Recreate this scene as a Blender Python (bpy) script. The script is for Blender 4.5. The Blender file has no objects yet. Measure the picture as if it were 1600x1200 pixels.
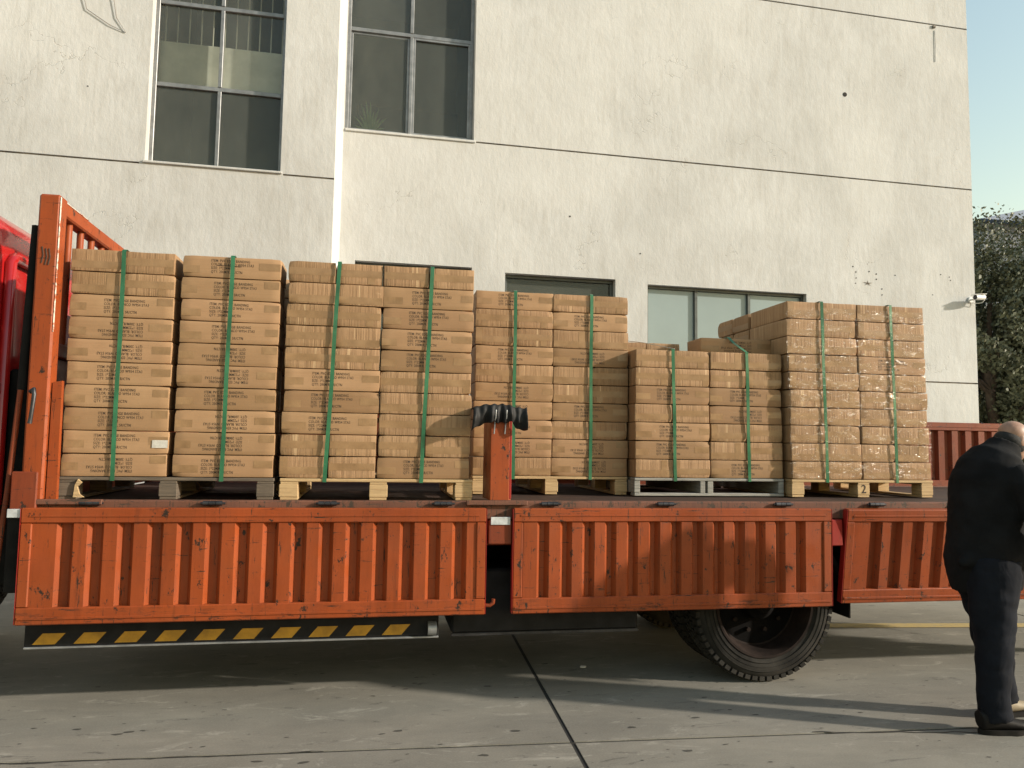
import bpy, bmesh, math, random
from mathutils import Vector, Matrix, noise
R = math.radians
random.seed(7)
scene = bpy.context.scene
COL = scene.collection

# ------------------------------------------------------------------ camera, sky, sun, exposure
FPX, CAM_H = 1208.0, 1.62
yaw, pitch, roll = R(10.3), R(4.5), R(0.9)
f0 = Vector((math.sin(yaw), math.cos(yaw), 0)); r0 = Vector((math.cos(yaw), -math.sin(yaw), 0)); u0 = Vector((0, 0, 1))
fw = f0*math.cos(pitch) + u0*math.sin(pitch); up = -f0*math.sin(pitch) + u0*math.cos(pitch)
rr = r0*math.cos(roll) + up*math.sin(roll); uu = -r0*math.sin(roll) + up*math.cos(roll)
cd = bpy.data.cameras.new('camera'); cam = bpy.data.objects.new('camera', cd); COL.objects.link(cam)
cd.sensor_width = 36.0; cd.lens = FPX/1600*36.0; cd.clip_start = 0.05; cd.clip_end = 2000
mw = Matrix((rr, uu, -fw)).transposed().to_4x4(); mw.translation = (0, 0, CAM_H); cam.matrix_world = mw
scene.camera = cam
SUN_AZ, SUN_EL = R(22.5), R(20.5)            # off the truck's long axis, from the right and the camera side
world = bpy.data.worlds.new('World'); scene.world = world; world.use_nodes = True
wn = world.node_tree; wn.nodes.clear()
sky = wn.nodes.new('ShaderNodeTexSky'); sky.sky_type = 'NISHITA'; sky.sun_disc = False
sky.sun_elevation = SUN_EL; sky.sun_rotation = R(90) + SUN_AZ
sky.air_density = 2.0; sky.dust_density = 1.0; sky.ozone_density = 0.7; sky.altitude = 50
bg = wn.nodes.new('ShaderNodeBackground'); bg.inputs['Strength'].default_value = 0.15
wo = wn.nodes.new('ShaderNodeOutputWorld')
wn.links.new(sky.outputs[0], bg.inputs[0]); wn.links.new(bg.outputs[0], wo.inputs[0])
sl = bpy.data.lights.new('sun', 'SUN'); sl.energy = 4.4; sl.angle = R(1.8); sl.color = (1.0, 0.91, 0.78)
so = bpy.data.objects.new('sun', sl); COL.objects.link(so)
to_sun = Vector((math.cos(SUN_AZ)*math.cos(SUN_EL), -math.sin(SUN_AZ)*math.cos(SUN_EL), math.sin(SUN_EL)))
so.rotation_euler = to_sun.to_track_quat('Z', 'Y').to_euler(); so.location = to_sun*40
vs = scene.view_settings
vs.view_transform = 'Standard'; vs.look = 'None'; vs.exposure = 0.48; vs.gamma = 1; vs.use_curve_mapping = False
scene.cycles.max_bounces = 6; scene.cycles.diffuse_bounces = 3; scene.cycles.glossy_bounces = 3
scene.cycles.transparent_max_bounces = 12; scene.cycles.use_denoising = True

# ------------------------------------------------------------------ materials
class N:
    """small node helper"""
    def __init__(s, name):
        s.m = bpy.data.materials.new(name); s.m.use_nodes = True
        s.t = s.m.node_tree; s.b = s.t.nodes['Principled BSDF']; s.co = {}
    def n(s, typ, **kw):
        o = s.t.nodes.new(typ)
        for k, v in kw.items(): setattr(o, k, v)
        return o
    def l(s, a, b): s.t.links.new(a, b)
    def coord(s, kind='pos', scale=(1, 1, 1), rand=False):
        key = (kind, scale, rand)
        if key in s.co: return s.co[key]
        if kind == 'pos': v = s.n('ShaderNodeNewGeometry').outputs['Position']
        else: v = s.n('ShaderNodeTexCoord').outputs['Object']
        if rand:
            oi = s.n('ShaderNodeObjectInfo'); mu = s.n('ShaderNodeVectorMath', operation='MULTIPLY_ADD')
            cx = s.n('ShaderNodeCombineXYZ')
            for i in range(3): s.l(oi.outputs['Random'], cx.inputs[i])
            s.l(cx.outputs[0], mu.inputs[0]); mu.inputs[1].default_value = (37.1, 91.7, 53.3); s.l(v, mu.inputs[2]); v = mu.outputs[0]
        mp = s.n('ShaderNodeMapping'); mp.inputs['Scale'].default_value = scale; s.l(v, mp.inputs['Vector'])
        s.co[key] = mp.outputs[0]; return mp.outputs[0]
    def noise(s, scale, detail=4, rough=.55, co=None, dist=0):
        o = s.n('ShaderNodeTexNoise'); o.inputs['Scale'].default_value = scale; o.inputs['Detail'].default_value = detail
        o.inputs['Roughness'].default_value = rough; o.inputs['Distortion'].default_value = dist
        s.l(co if co else s.coord(), o.inputs['Vector']); return o.outputs['Fac']
    def ramp(s, v, p0, p1, c0=(0, 0, 0, 1), c1=(1, 1, 1, 1)):
        o = s.n('ShaderNodeValToRGB'); e = o.color_ramp.elements
        e[0].position = p0; e[1].position = p1; e[0].color = c0; e[1].color = c1
        s.l(v, o.inputs[0]); return o.outputs[0]
    def mix(s, fac, a, b, mode='MIX'):
        o = s.n('ShaderNodeMix', data_type='RGBA', blend_type=mode)
        for sock, v in ((o.inputs[0], fac), (o.inputs[6], a), (o.inputs[7], b)):
            if hasattr(v, 'links'): s.l(v, sock)
            elif isinstance(v, (int, float)): sock.default_value = v
            else: sock.default_value = tuple(v) + ((1,) if len(v) == 3 else ())
        return o.outputs[2]
    def math(s, op, a, b=0.0):
        o = s.n('ShaderNodeMath', operation=op)
        for i, v in enumerate((a, b)):
            if hasattr(v, 'links'): s.l(v, o.inputs[i])
            else: o.inputs[i].default_value = v
        return o.outputs[0]
    def bump(s, h, strength=.3, dist=.01):
        o = s.n('ShaderNodeBump'); o.inputs['Strength'].default_value = strength; o.inputs['Distance'].default_value = dist
        s.l(h, o.inputs['Height']); s.l(o.outputs[0], s.b.inputs['Normal'])
    def base(s, v):
        if hasattr(v, 'links'): s.l(v, s.b.inputs['Base Color'])
        else: s.b.inputs['Base Color'].default_value = tuple(v) + (1,)
    def rough(s, v):
        if hasattr(v, 'links'): s.l(v, s.b.inputs['Roughness'])
        else: s.b.inputs['Roughness'].default_value = v

MAT = {}
def plain(key, col, rough=.6, var=.25, scale=6, metal=0.0, bump=0.0, bscale=40, rand=False, spec=.5):
    m = N(key); c2 = tuple(c*(1-var) for c in col); c1 = tuple(min(1, c*(1+var)) for c in col)
    co = m.coord('obj' if rand else 'pos', rand=rand)
    m.base(m.ramp(m.noise(scale, 5, .6, co), .3, .7, c2+(1,), c1+(1,))); m.rough(rough); m.b.inputs['Metallic'].default_value = metal; m.b.inputs['Specular IOR Level'].default_value = spec
    if bump: m.bump(m.noise(bscale, 4, .6, co), bump, .004)
    MAT[key] = m.m; return m

def paint(key, col, dark, chip=.62, rough=.5):
    """worn truck paint: fading, grime, chips to dark steel, vertical and horizontal scratches"""
    m = N(key)
    c = m.ramp(m.noise(1.7, 5, .6), .3, .72, tuple(x*.78 for x in col)+(1,), tuple(min(1, x*1.12) for x in col)+(1,))
    grime = m.ramp(m.noise(5, 6, .7, m.coord(scale=(1, 1, .25))), .50, .80)
    c = m.mix(m.math('MULTIPLY', grime, .55), c, tuple(x*.45 for x in col))
    fine = m.ramp(m.noise(60, 3, .6, m.coord(scale=(1, 1, .08))), .35, .75)
    c = m.mix(m.math('MULTIPLY', fine, .22), c, tuple(x*.55 for x in col))
    ch = m.ramp(m.noise(13, 8, .74, m.coord(scale=(1.3, 1.3, .8))), chip, chip+.03)
    sc = m.ramp(m.noise(10, 6, .75, m.coord(scale=(.4, 1, 5))), chip+.03, chip+.05)
    vt = m.ramp(m.noise(16, 6, .75, m.coord(scale=(4, 2, .3))), chip+.02, chip+.04)
    sx = m.n('ShaderNodeSeparateXYZ'); m.l(m.n('ShaderNodeNewGeometry').outputs['Position'], sx.inputs[0])
    low = m.ramp(sx.outputs[2], .56, .66, (1, 1, 1, 1), (0, 0, 0, 1))
    scf = m.math('MULTIPLY', m.ramp(m.noise(14, 7, .78, m.coord(scale=(.5, 1, 2.2))), .56, .60), low)
    run = m.ramp(m.noise(13, 5, .7, m.coord(scale=(1.6, 1, .09))), .57, .70); c = m.mix(m.math('MULTIPLY', run, .5), c, tuple(x*k_ for x, k_ in zip(col, (.38, .45, .7))))
    dust = m.ramp(m.noise(3, 6, .7), .48, .72); c = m.mix(m.math('MULTIPLY', dust, .14), c, (.20, .085, .035))
    mk = m.math('MAXIMUM', m.math('MAXIMUM', m.math('MAXIMUM', ch, sc), vt), m.math('MULTIPLY', scf, .8))
    c = m.mix(mk, c, dark); m.base(c)
    m.rough(m.ramp(m.noise(8, 3), .3, .7, (rough-.08,)*3+(1,), (rough+.18,)*3+(1,)))
    m.bump(m.math('ADD', m.math('MULTIPLY', mk, -1.0), m.math('MULTIPLY', m.noise(25, 4), .5)), .25, .002)
    m.b.inputs['Specular IOR Level'].default_value = .3; MAT[key] = m.m
paint('orange_paint', (.275, .053, .011), (.024, .015, .010), .600)
paint('red_paint', (.29, .020, .014), (.05, .02, .015), .63)
paint('deep_orange', (.185, .036, .012), (.03, .018, .014), .60)
paint('edge_steel', (.15, .065, .042), (.05, .035, .025), .56, .6)
paint('deck_plate', (.042, .024, .018), (.09, .06, .045), .62, .72)
plain('cab_red', (.36, .011, .011), .22, .08)
MAT['cab_red'].node_tree.nodes['Principled BSDF'].inputs['Coat Weight'].default_value = .5
plain('chassis_black', (.010, .0095, .009), .85, .4, bump=.2, spec=.12)
plain('guard_black', (.012, .012, .013), .7, .4, 9, spec=.2)
plain('hazard_yellow', (.40, .21, .012), .55, .25, 14)
plain('dull_steel', (.30, .31, .32), .45, .3, 12, .6)
plain('dark_steel', (.05, .05, .055), .45, .4, 15, .7)
plain('rubber', (.024, .022, .019), .9, .65, 5, bump=.25, bscale=60, spec=.25)
plain('black_sheet', (.012, .012, .0125), .62, .4, 9, bump=.4, bscale=30, spec=.25)
plain('rim_rust', (.017, .011, .009), .8, .5, 9, bump=.3, spec=.15)
plain('hub_dark', (.005, .0045, .0045), .85, .4, 9, spec=.08)
plain('reflector_plate', (.42, .44, .45), .4, .3, 20)
plain('ink', (.042, .025, .016), .8, .35, 40)
plain('white_film', (.52, .50, .46), .35, .2, 40)
m = N('worn_white'); m.base(m.mix(m.ramp(m.noise(14, 6, .75), .44, .52), (.34, .08, .02), (.62, .58, .50))); m.rough(.6); MAT['worn_white'] = m.m
plain('window_frame', (.23, .235, .24), .4, .25, 8, .5)
plain('window_frame_dark', (.085, .095, .095), .4, .25, 8, .4)
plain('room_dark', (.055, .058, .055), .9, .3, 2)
plain('inner_white', (.72, .70, .60), .9, .18, 3)
plain('frosted_pane', (.25, .31, .32), .12, .06, 1.2)
plain('cctv_white', (.72, .72, .70), .35, .1)
plain('cctv_lens', (.015, .015, .02), .15, .1)
plain('hole_dark', (.02, .018, .016), .9, .2)
plain('wire', (.22, .20, .18), .7, .2)
plain('roof_blue', (.10, .16, .27), .6, .15)
plain('far_wall', (.16, .18, .22), .9, .1)
plain('plant_green', (.16, .27, .09), .5, .3)
plain('pot_brown', (.12, .05, .03), .7, .2)
plain('bark', (.09, .065, .045), .9, .35, 8, bump=.5)
plain('skin', (.30, .17, .115), .5, .12, 30)
plain('hair', (.008, .007, .006), .8, .3, 60, bump=.4, bscale=200)
plain('shoe_black', (.008, .0075, .0075), .65, .3, spec=.15)
plain('shoe_tan', (.22, .18, .12), .7, .25)
plain('sole', (.012, .011, .010), .85, .2, spec=.15)

def cloth(key, col, sc):
    m = N(key); co = m.coord('pos')
    m.base(m.ramp(m.noise(7, 5), .3, .7, tuple(x*.7 for x in col)+(1,), tuple(x*1.4 for x in col)+(1,)))
    m.rough(.9); m.b.inputs['Specular IOR Level'].default_value = .12
    w = m.noise(sc, 3, .5, m.coord(scale=(1, 1, .55)), 1.2)
    m.bump(m.math('ADD', m.math('MULTIPLY', w, 1.0), m.math('MULTIPLY', m.noise(300, 2), .03)), .35, .02); MAT[key] = m.m
cloth('jacket_cloth', (.0085, .0088, .0098), 6)
cloth('trouser_cloth', (.0085, .010, .0145), 7)

# strap: green polyester, slightly glossy
m = plain('strap_green', (.022, .125, .060), .30, .3, 9)

# carton board
def carton_mat(key, axis):
    m = N(key); co = m.coord('obj', rand=True)
    oi = m.n('ShaderNodeObjectInfo').outputs['Random']
    c = m.ramp(oi, 0, 1, (.235, .142, .068, 1), (.395, .245, .132, 1))
    o2 = m.math('FRACT', m.math('MULTIPLY', oi, 17.3)); c = m.mix(m.math('MULTIPLY', o2, .22), c, (.36, .19, .11))
    blot = m.ramp(m.noise(5, 4, .6, co), .35, .75)
    c = m.mix(m.math('MULTIPLY', blot, .32), c, (.185, .100, .043))
    if axis == 'v':   # end panels: board worn so that the upright flutes show
        st = m.coord('obj', (1, 1, .03), True)
        a = m.ramp(m.noise(55, 3, .7, st), .44, .62); b2 = m.ramp(m.noise(230, 2, .6, st), .35, .7)
        c = m.mix(m.math('MULTIPLY', a, .50), c, (.150, .080, .034)); c = m.mix(m.math('MULTIPLY', b2, .30), c, (.42, .270, .145))
        l = m.ramp(m.noise(26, 2, .5, st), .66, .69); c = m.mix(m.math('MULTIPLY', l, .6), c, (.52, .36, .205))
        h = m.math('ADD', m.math('MULTIPLY', a, -.6), m.math('MULTIPLY', b2, .5)); bs = .35
    else:
        st = m.coord('obj', (.04, 1, 1), True)
        a = m.ramp(m.noise(70, 3, .7, st), .40, .68)
        c = m.mix(m.math('MULTIPLY', a, .15), c, (.26, .14, .062)); h = m.math('MULTIPLY', a, -.4); bs = .18
    cre = m.ramp(m.noise(7, 6, .75, co, 1.5), .66, .70); c = m.mix(m.math('MULTIPLY', cre, .45), c, (.46, .315, .18))
    m.base(c); m.rough(.72); m.b.inputs['Specular IOR Level'].default_value = .35
    m.bump(m.math('ADD', h, m.math('MULTIPLY', m.noise(14, 4, .6, co), .9)), bs, .004); MAT[key] = m.m
carton_mat('carton_plain', 'v'); carton_mat('carton_print', 'h')
m = N('parcel_tape'); co = m.coord('obj', rand=True)
m.base(m.ramp(m.noise(9, 4, .6, co), .3, .7, (.215, .125, .059, 1), (.315, .192, .097, 1))); m.rough(.32)
m.bump(m.noise(30, 4, .7, m.coord('obj', (1, 1, .3), True)), .35, .003); MAT['parcel_tape'] = m.m

def wood(key, c0, c1):
    m = N(key); st = m.coord('obj', (.6, .6, 9), True)
    a = m.noise(9, 5, .65, st, .6); g = m.noise(60, 3, .6, st)
    c = m.ramp(a, .3, .7, c0+(1,), c1+(1,)); c = m.mix(m.math('MULTIPLY', m.ramp(g, .5, .7), .35), c, tuple(x*.5 for x in c0))
    m.base(c); m.rough(.8); m.bump(m.math('ADD', a, g), .3, .003); MAT[key] = m.m
wood('wood_new', (.36, .24, .12), (.54, .38, .20)); wood('wood_old', (.075, .058, .043), (.16, .125, .09)); wood('wood_grey', (.17, .165, .15), (.34, .33, .30))

# rendered wall
m = N('wall_render')
c = m.ramp(m.noise(.7, 5, .6), .3, .72, (.462, .465, .455, 1), (.592, .599, .595, 1))
tro = m.ramp(m.noise(5.5, 6, .72, m.coord(scale=(1, 1, .35)), .8), .42, .75)
c = m.mix(m.math('MULTIPLY', tro, .42), c, (.36, .345, .315))
strk = m.ramp(m.noise(38, 4, .65, m.coord(scale=(1, 1, .05))), .40, .72)
c = m.mix(m.math('MULTIPLY', strk, .16), c, (.36, .35, .325))
cl = m.ramp(m.noise(.45, 2, .5, m.coord(scale=(1, 1, .8))), .5, .62); c = m.mix(m.math('MULTIPLY', cl, .28), c, (.65, .65, .63))
drp = m.math('MULTIPLY', m.ramp(m.noise(9, 5, .7, m.coord(scale=(1.6, 1, .07))), .5, .68), m.ramp(m.noise(.8, 3, .6, m.coord(scale=(1, 1, 1.6))), .48, .62)); c = m.mix(m.math('MULTIPLY', drp, .32), c, (.34, .32, .28))
sz = m.n('ShaderNodeSeparateXYZ'); m.l(m.coord(), sz.inputs[0])
rz = m.n('ShaderNodeValToRGB'); el = rz.color_ramp.elements
for k_, (p_, q_) in enumerate(((0, 0), (4.35, 0), (4.885, 1), (4.90, 0), (5.10, 0), (5.66, 1), (5.675, 0), (7.5, 0), (8.24, 1), (8.255, 0), (12, 0))):
    e_ = el[0] if k_ == 0 else (el[1] if k_ == 10 else el.new(p_/12.0))
    e_.position = p_/12.0; e_.color = (q_, q_, q_, 1)
m.l(m.math('DIVIDE', sz.outputs[2], 12.0), rz.inputs[0])
gst = m.math('MULTIPLY', rz.outputs[0], m.ramp(m.noise(4.5, 6, .75, m.coord(scale=(1.5, 1, .16))), .40, .62)); c = m.mix(m.math('MULTIPLY', gst, .62), c, (.27, .245, .21))
spk = m.ramp(m.noise(16, 8, .8), .70, .72); c = m.mix(m.math('MULTIPLY', spk, .5), c, (.20, .18, .155))
crk = m.n('ShaderNodeTexVoronoi', feature='DISTANCE_TO_EDGE'); crk.inputs['Scale'].default_value = .55
wp = m.n('ShaderNodeVectorMath', operation='ADD'); nn = m.n('ShaderNodeTexNoise'); nn.inputs['Scale'].default_value = 3; nn.inputs['Detail'].default_value = 5
m.l(m.coord(), nn.inputs['Vector']); m.l(m.coord(), wp.inputs[0]); m.l(nn.outputs['Color'], wp.inputs[1]); m.l(wp.outputs[0], crk.inputs['Vector'])
ck = m.ramp(crk.outputs['Distance'], .0, .0035, (1, 1, 1, 1), (0, 0, 0, 1)); gate = m.ramp(m.noise(.9, 2), .54, .6)
ck = m.math('MULTIPLY', ck, gate); c = m.mix(m.math('MULTIPLY', ck, .35), c, (.25, .225, .19))
m.base(c); m.rough(.92); m.b.inputs['Specular IOR Level'].default_value = .2
hh = m.math('ADD', m.math('MULTIPLY', m.noise(14, 6, .7, m.coord(scale=(1, 1, .6))), 1.0), m.math('MULTIPLY', strk, .05))
m.bump(m.math('ADD', hh, m.math('MULTIPLY', ck, -.5)), .48, .012); MAT['wall_render'] = m.m
m = N('groove_dark'); m.base(m.ramp(m.noise(6, 5, .7), .35, .7, (.10, .085, .07, 1), (.30, .27, .23, 1))); m.rough(.95); MAT['groove_dark'] = m.m

# concrete
def concrete(key, k=1.0):
    m = N(key)
    c = m.ramp(m.noise(.55, 6, .65), .28, .74, (.125*k, .115*k, .093*k, 1), (.275*k, .255*k, .212*k, 1))
    w = m.ramp(m.noise(1.6, 6, .7, m.coord(scale=(.5, 1.6, 1)), .6), .40, .72); c = m.mix(m.math('MULTIPLY', w, .55), c, (.115*k, .110*k, .095*k))
    sp = m.ramp(m.noise(22, 6, .8, m.coord(scale=(.7, 1.4, 1))), .655, .685); c = m.mix(m.math('MULTIPLY', sp, .75), c, (.055, .05, .045))
    s2 = m.ramp(m.noise(7, 8, .78, m.coord(scale=(.45, 1.5, 1)), .5), .585, .64); c = m.mix(m.math('MULTIPLY', s2, .7), c, (.07*k, .065*k, .055*k))
    s3 = m.ramp(m.noise(5, 8, .8, m.coord(scale=(.5, 1.3, 1.7)), .8), .56, .66); c = m.mix(m.math('MULTIPLY', s3, .6), c, (.36*k, .34*k, .29*k))
    gr = m.noise(90, 4, .75); c = m.mix(m.math('MULTIPLY', m.ramp(gr, .45, .75), .30), c, (.33*k, .32*k, .29*k))
    lg = m.ramp(m.noise(120, 2, .5), .70, .74); c = m.mix(m.math('MULTIPLY', lg, .45), c, (.36*k, .345*k, .31*k))
    m.base(c); m.rough(.86); m.bump(m.math('ADD', m.math('MULTIPLY', gr, .6), m.math('MULTIPLY', sp, -.8)), .30, .005); MAT[key] = m.m
concrete('concrete'); concrete('joint_dirt', .12); concrete('tar', .30)
m = N('line_yellow'); m.base(m.mix(m.ramp(m.noise(22, 6, .75), .52, .66), (.44, .33, .13), (.27, .24, .18))); m.rough(.8); MAT['line_yellow'] = m.m

# window glass: clear sheet with a real reflection and a painted grey one
m = N('glass'); t = m.t
tr = m.n('ShaderNodeBsdfTransparent'); tr.inputs[0].default_value = (.80, .83, .81, 1)
gl = m.n('ShaderNodeBsdfGlossy'); gl.inputs['Roughness'].default_value = .04
fr = m.n('ShaderNodeFresnel'); fr.inputs[0].default_value = 1.55
mx = m.n('ShaderNodeMixShader'); df = m.n('ShaderNodeBsdfDiffuse'); df.inputs[0].default_value = (.24, .255, .22, 1)
mx2 = m.n('ShaderNodeMixShader')
dirt_refl = m.math('ADD', m.math('MULTIPLY', m.ramp(m.noise(2.2, 6, .7, m.coord(scale=(1, 1, .5))), .3, .8), .16), .16)  # dirt on the panes, plus reflected light painted in as diffuse grey
m.l(fr.outputs[0], mx.inputs[0]); m.l(tr.outputs[0], mx.inputs[1]); m.l(gl.outputs[0], mx.inputs[2])
m.l(dirt_refl, mx2.inputs[0]); m.l(mx.outputs[0], mx2.inputs[1]); m.l(df.outputs[0], mx2.inputs[2])
m.l(mx2.outputs[0], t.nodes['Material Output'].inputs[0]); MAT['glass'] = m.m

# foliage
def leafmat(key, c0, c1):
    m = N(key); m.base(m.ramp(m.noise(.9, 3, .6), .3, .7, c0+(1,), c1+(1,))); m.rough(.6)
    m.b.inputs['Subsurface Weight'].default_value = 0; MAT[key] = m.m
leafmat('leaf_dark', (.058, .068, .034), (.135, .145, .078)); leafmat('leaf_olive', (.07, .078, .042), (.16, .165, .092))

# ------------------------------------------------------------------ mesh helpers
WLOC = {}
class MB:
    def __init__(s): s.v = []; s.f = []
    def add(s, v, f):
        o = len(s.v); s.v += [tuple(p) for p in v]; s.f += [tuple(i+o for i in q) for q in f]; return s
    def box(s, x0, x1, y0, y1, z0, z1, c=0.0):
        if c <= 0:
            v = [(x, y, z) for x in (x0, x1) for y in (y0, y1) for z in (z0, z1)]
            return s.add(v, [(0, 1, 3, 2), (4, 6, 7, 5), (0, 4, 5, 1), (2, 3, 7, 6), (0, 2, 6, 4), (1, 5, 7, 3)])
        cx, cy, cz = (x0+x1)/2, (y0+y1)/2, (z0+z1)/2; hx, hy, hz = (x1-x0)/2, (y1-y0)/2, (z1-z0)/2
        v = []; ix = {}
        for sx in (-1, 1):
            for sy in (-1, 1):
                for sz in (-1, 1):
                    for a in range(3):
                        p = [sx*(hx-(a != 0)*c), sy*(hy-(a != 1)*c), sz*(hz-(a != 2)*c)]
                        ix[(sx, sy, sz, a)] = len(v); v.append((cx+p[0], cy+p[1], cz+p[2]))
        f = []
        cyc = ((-1, -1), (1, -1), (1, 1), (-1, 1))
        for k in (-1, 1):
            f.append([ix[(k, a, b, 0)] for a, b in cyc]); f.append([ix[(a, k, b, 1)] for a, b in cyc]); f.append([ix[(a, b, k, 2)] for a, b in cyc])
        for a in (-1, 1):
            for b in (-1, 1):
                f.append([ix[(a, b, -1, 0)], ix[(a, b, 1, 0)], ix[(a, b, 1, 1)], ix[(a, b, -1, 1)]])
                f.append([ix[(a, -1, b, 0)], ix[(a, 1, b, 0)], ix[(a, 1, b, 2)], ix[(a, -1, b, 2)]])
                f.append([ix[(-1, a, b, 1)], ix[(1, a, b, 1)], ix[(1, a, b, 2)], ix[(-1, a, b, 2)]])
                for d in (-1, 1): f.append([ix[(a, b, d, 0)], ix[(a, b, d, 1)], ix[(a, b, d, 2)]])
        return s.add(v, f)
    def prism(s, pts, axis, a, b):
        """closed polygon in the two other axes, extruded from a to b"""
        n = len(pts); v = []
        for d in (a, b):
            for p, q in pts: v.append({'x': (d, p, q), 'y': (p, d, q), 'z': (p, q, d)}[axis])
        return s.add(v, [tuple(range(n)), tuple(range(2*n-1, n-1, -1))] + [(i, (i+1) % n, n+(i+1) % n, n+i) for i in range(n)])
    def tube(s, path, rad, n=8, flat=None):
        P = [Vector(p) for p in path]; rads = rad if isinstance(rad, (list, tuple)) else [rad]*len(P); v = []; pr = None
        for i, p in enumerate(P):
            t = (P[min(i+1, len(P)-1)]-P[max(i-1, 0)]).normalized()
            if pr is None: pr = t.orthogonal().normalized() if flat is None else (Vector(flat)-t*t.dot(Vector(flat))).normalized()
            else: pr = (pr-t*pr.dot(t)).normalized()
            q = t.cross(pr); r = rads[i]; ra, rb = r if isinstance(r, tuple) else (r, r)
            for k in range(n):
                an = 2*math.pi*k/n; v.append(p+pr*math.cos(an)*ra+q*math.sin(an)*rb)
        f = [(i*n+k, i*n+(k+1) % n, (i+1)*n+(k+1) % n, (i+1)*n+k) for i in range(len(P)-1) for k in range(n)]
        f += [tuple(range(n-1, -1, -1)), tuple(range((len(P)-1)*n, len(P)*n))]
        return s.add(v, f)
    def lathe(s, prof, c, n=48, axis='y'):
        """closed profile (radius, along axis) round the axis through c"""
        m_ = len(prof); v = []
        for k in range(n):
            a = 2*math.pi*k/n
            for r, d in prof:
                x, z = r*math.cos(a), r*math.sin(a)
                v.append((c[0]+x, c[1]+d, c[2]+z) if axis == 'y' else (c[0]+x, c[1]+z, c[2]+d))
        f = [(k*m_+i, k*m_+(i+1) % m_, ((k+1) % n)*m_+(i+1) % m_, ((k+1) % n)*m_+i) for k in range(n) for i in range(m_)]
        return s.add(v, f)
    def ellipsoid(s, c, r, rot=None, nu=20, nv=14):
        v = []; M = rot or Matrix.Identity(3)
        for j in range(1, nv):
            th = math.pi*j/nv
            for i in range(nu):
                ph = 2*math.pi*i/nu
                v.append(Vector(c)+M @ Vector((r[0]*math.sin(th)*math.cos(ph), r[1]*math.sin(th)*math.sin(ph), r[2]*math.cos(th))))
        t0 = len(v); v.append(Vector(c)+M @ Vector((0, 0, r[2]))); v.append(Vector(c)+M @ Vector((0, 0, -r[2])))
        f = [(j*nu+i, j*nu+(i+1) % nu, (j+1)*nu+(i+1) % nu, (j+1)*nu+i) for j in range(nv-2) for i in range(nu)]
        f += [(t0, i, (i+1) % nu)[::-1] for i in range(nu)] + [(t0+1, (nv-2)*nu+i, (nv-2)*nu+(i+1) % nu) for i in range(nu)]
        return s.add(v, f)
    def xf(s, fn): s.v = [tuple(fn(Vector(p))) for p in s.v]; return s
    def mesh(s, name, mats, o=(0, 0, 0), smooth=None, recalc=True):
        me = bpy.data.meshes.new(name); me.from_pydata([(p[0]-o[0], p[1]-o[1], p[2]-o[2]) for p in s.v], [], s.f)
        if recalc:
            bm = bmesh.new(); bm.from_mesh(me); bmesh.ops.recalc_face_normals(bm, faces=bm.faces[:]); bm.to_mesh(me); bm.free()
        if mats: me.materials.append(MAT[mats])
        if smooth is not None: shade(me, smooth)
        me.update(); return me
    def build(s, name, mat, parent=None, smooth=None, recalc=True):
        xs = [p[0] for p in s.v]; ys = [p[1] for p in s.v]; zs = [p[2] for p in s.v]
        o = Vector(((min(xs)+max(xs))/2, (min(ys)+max(ys))/2, min(zs)))
        return link(name, s.mesh(name, mat, o, smooth, recalc), parent, o)
def shade(me, ang):
    me.polygons.foreach_set('use_smooth', [True]*len(me.polygons))
    if ang < 180: me.set_sharp_from_angle(angle=R(ang))
def link(name, data, parent=None, loc=(0, 0, 0), rotz=0.0):
    """loc is in world space; parents are never rotated unless they share a local frame"""
    o = bpy.data.objects.new(name, data); COL.objects.link(o); loc = Vector(loc)
    if parent is not None: o.parent = parent; o.location = loc-WLOC[parent.name]
    else: o.location = loc
    o.rotation_euler = (0, 0, rotz); WLOC[o.name] = loc
    return o
def child(name, data, parent, loc=(0, 0, 0), rot=(0, 0, 0)):
    o = bpy.data.objects.new(name, data); COL.objects.link(o); o.parent = parent; o.location = loc; o.rotation_euler = rot; return o
def tag(o, label, cat, group=None, kind=None):
    if kind: o['kind'] = kind
    if label: o['label'] = label
    if cat: o['category'] = cat
    if group: o['group'] = group
    return o
def empty(name, loc, label, cat, group=None):
    o = link(name, None, None, loc); o.empty_display_size = .2; return tag(o, label, cat, group)
def text_mesh(name, lines, width, pitch, cap, mat):
    """printed lettering as flat mesh in the xz plane, top-left at 0,0, reading towards +x, facing -y"""
    vs_, fs_ = [], []; widest = 0; rows = []
    for ln in lines:
        cu = bpy.data.curves.new(name, 'FONT'); cu.body = ln; cu.resolution_u = 2; cu.space_character = 1.10; cu.offset = .008
        ob = bpy.data.objects.new(name, cu); COL.objects.link(ob)
        me = ob.evaluated_get(bpy.context.evaluated_depsgraph_get()).to_mesh()
        pts = [tuple(v.co) for v in me.vertices]; pol = [tuple(p.vertices) for p in me.polygons]
        bpy.data.objects.remove(ob); bpy.data.curves.remove(cu); rows.append((pts, pol)); widest = max(widest, max(p[0] for p in pts))
    capu = .69; k = width/widest
    for i, (pts, pol) in enumerate(rows):
        o = len(vs_); vs_ += [(p[0]*k, 0, -i*pitch-cap+p[1]/capu*cap) for p in pts]; fs_ += [tuple(j+o for j in q) for q in pol]
    return vs_, fs_

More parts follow.
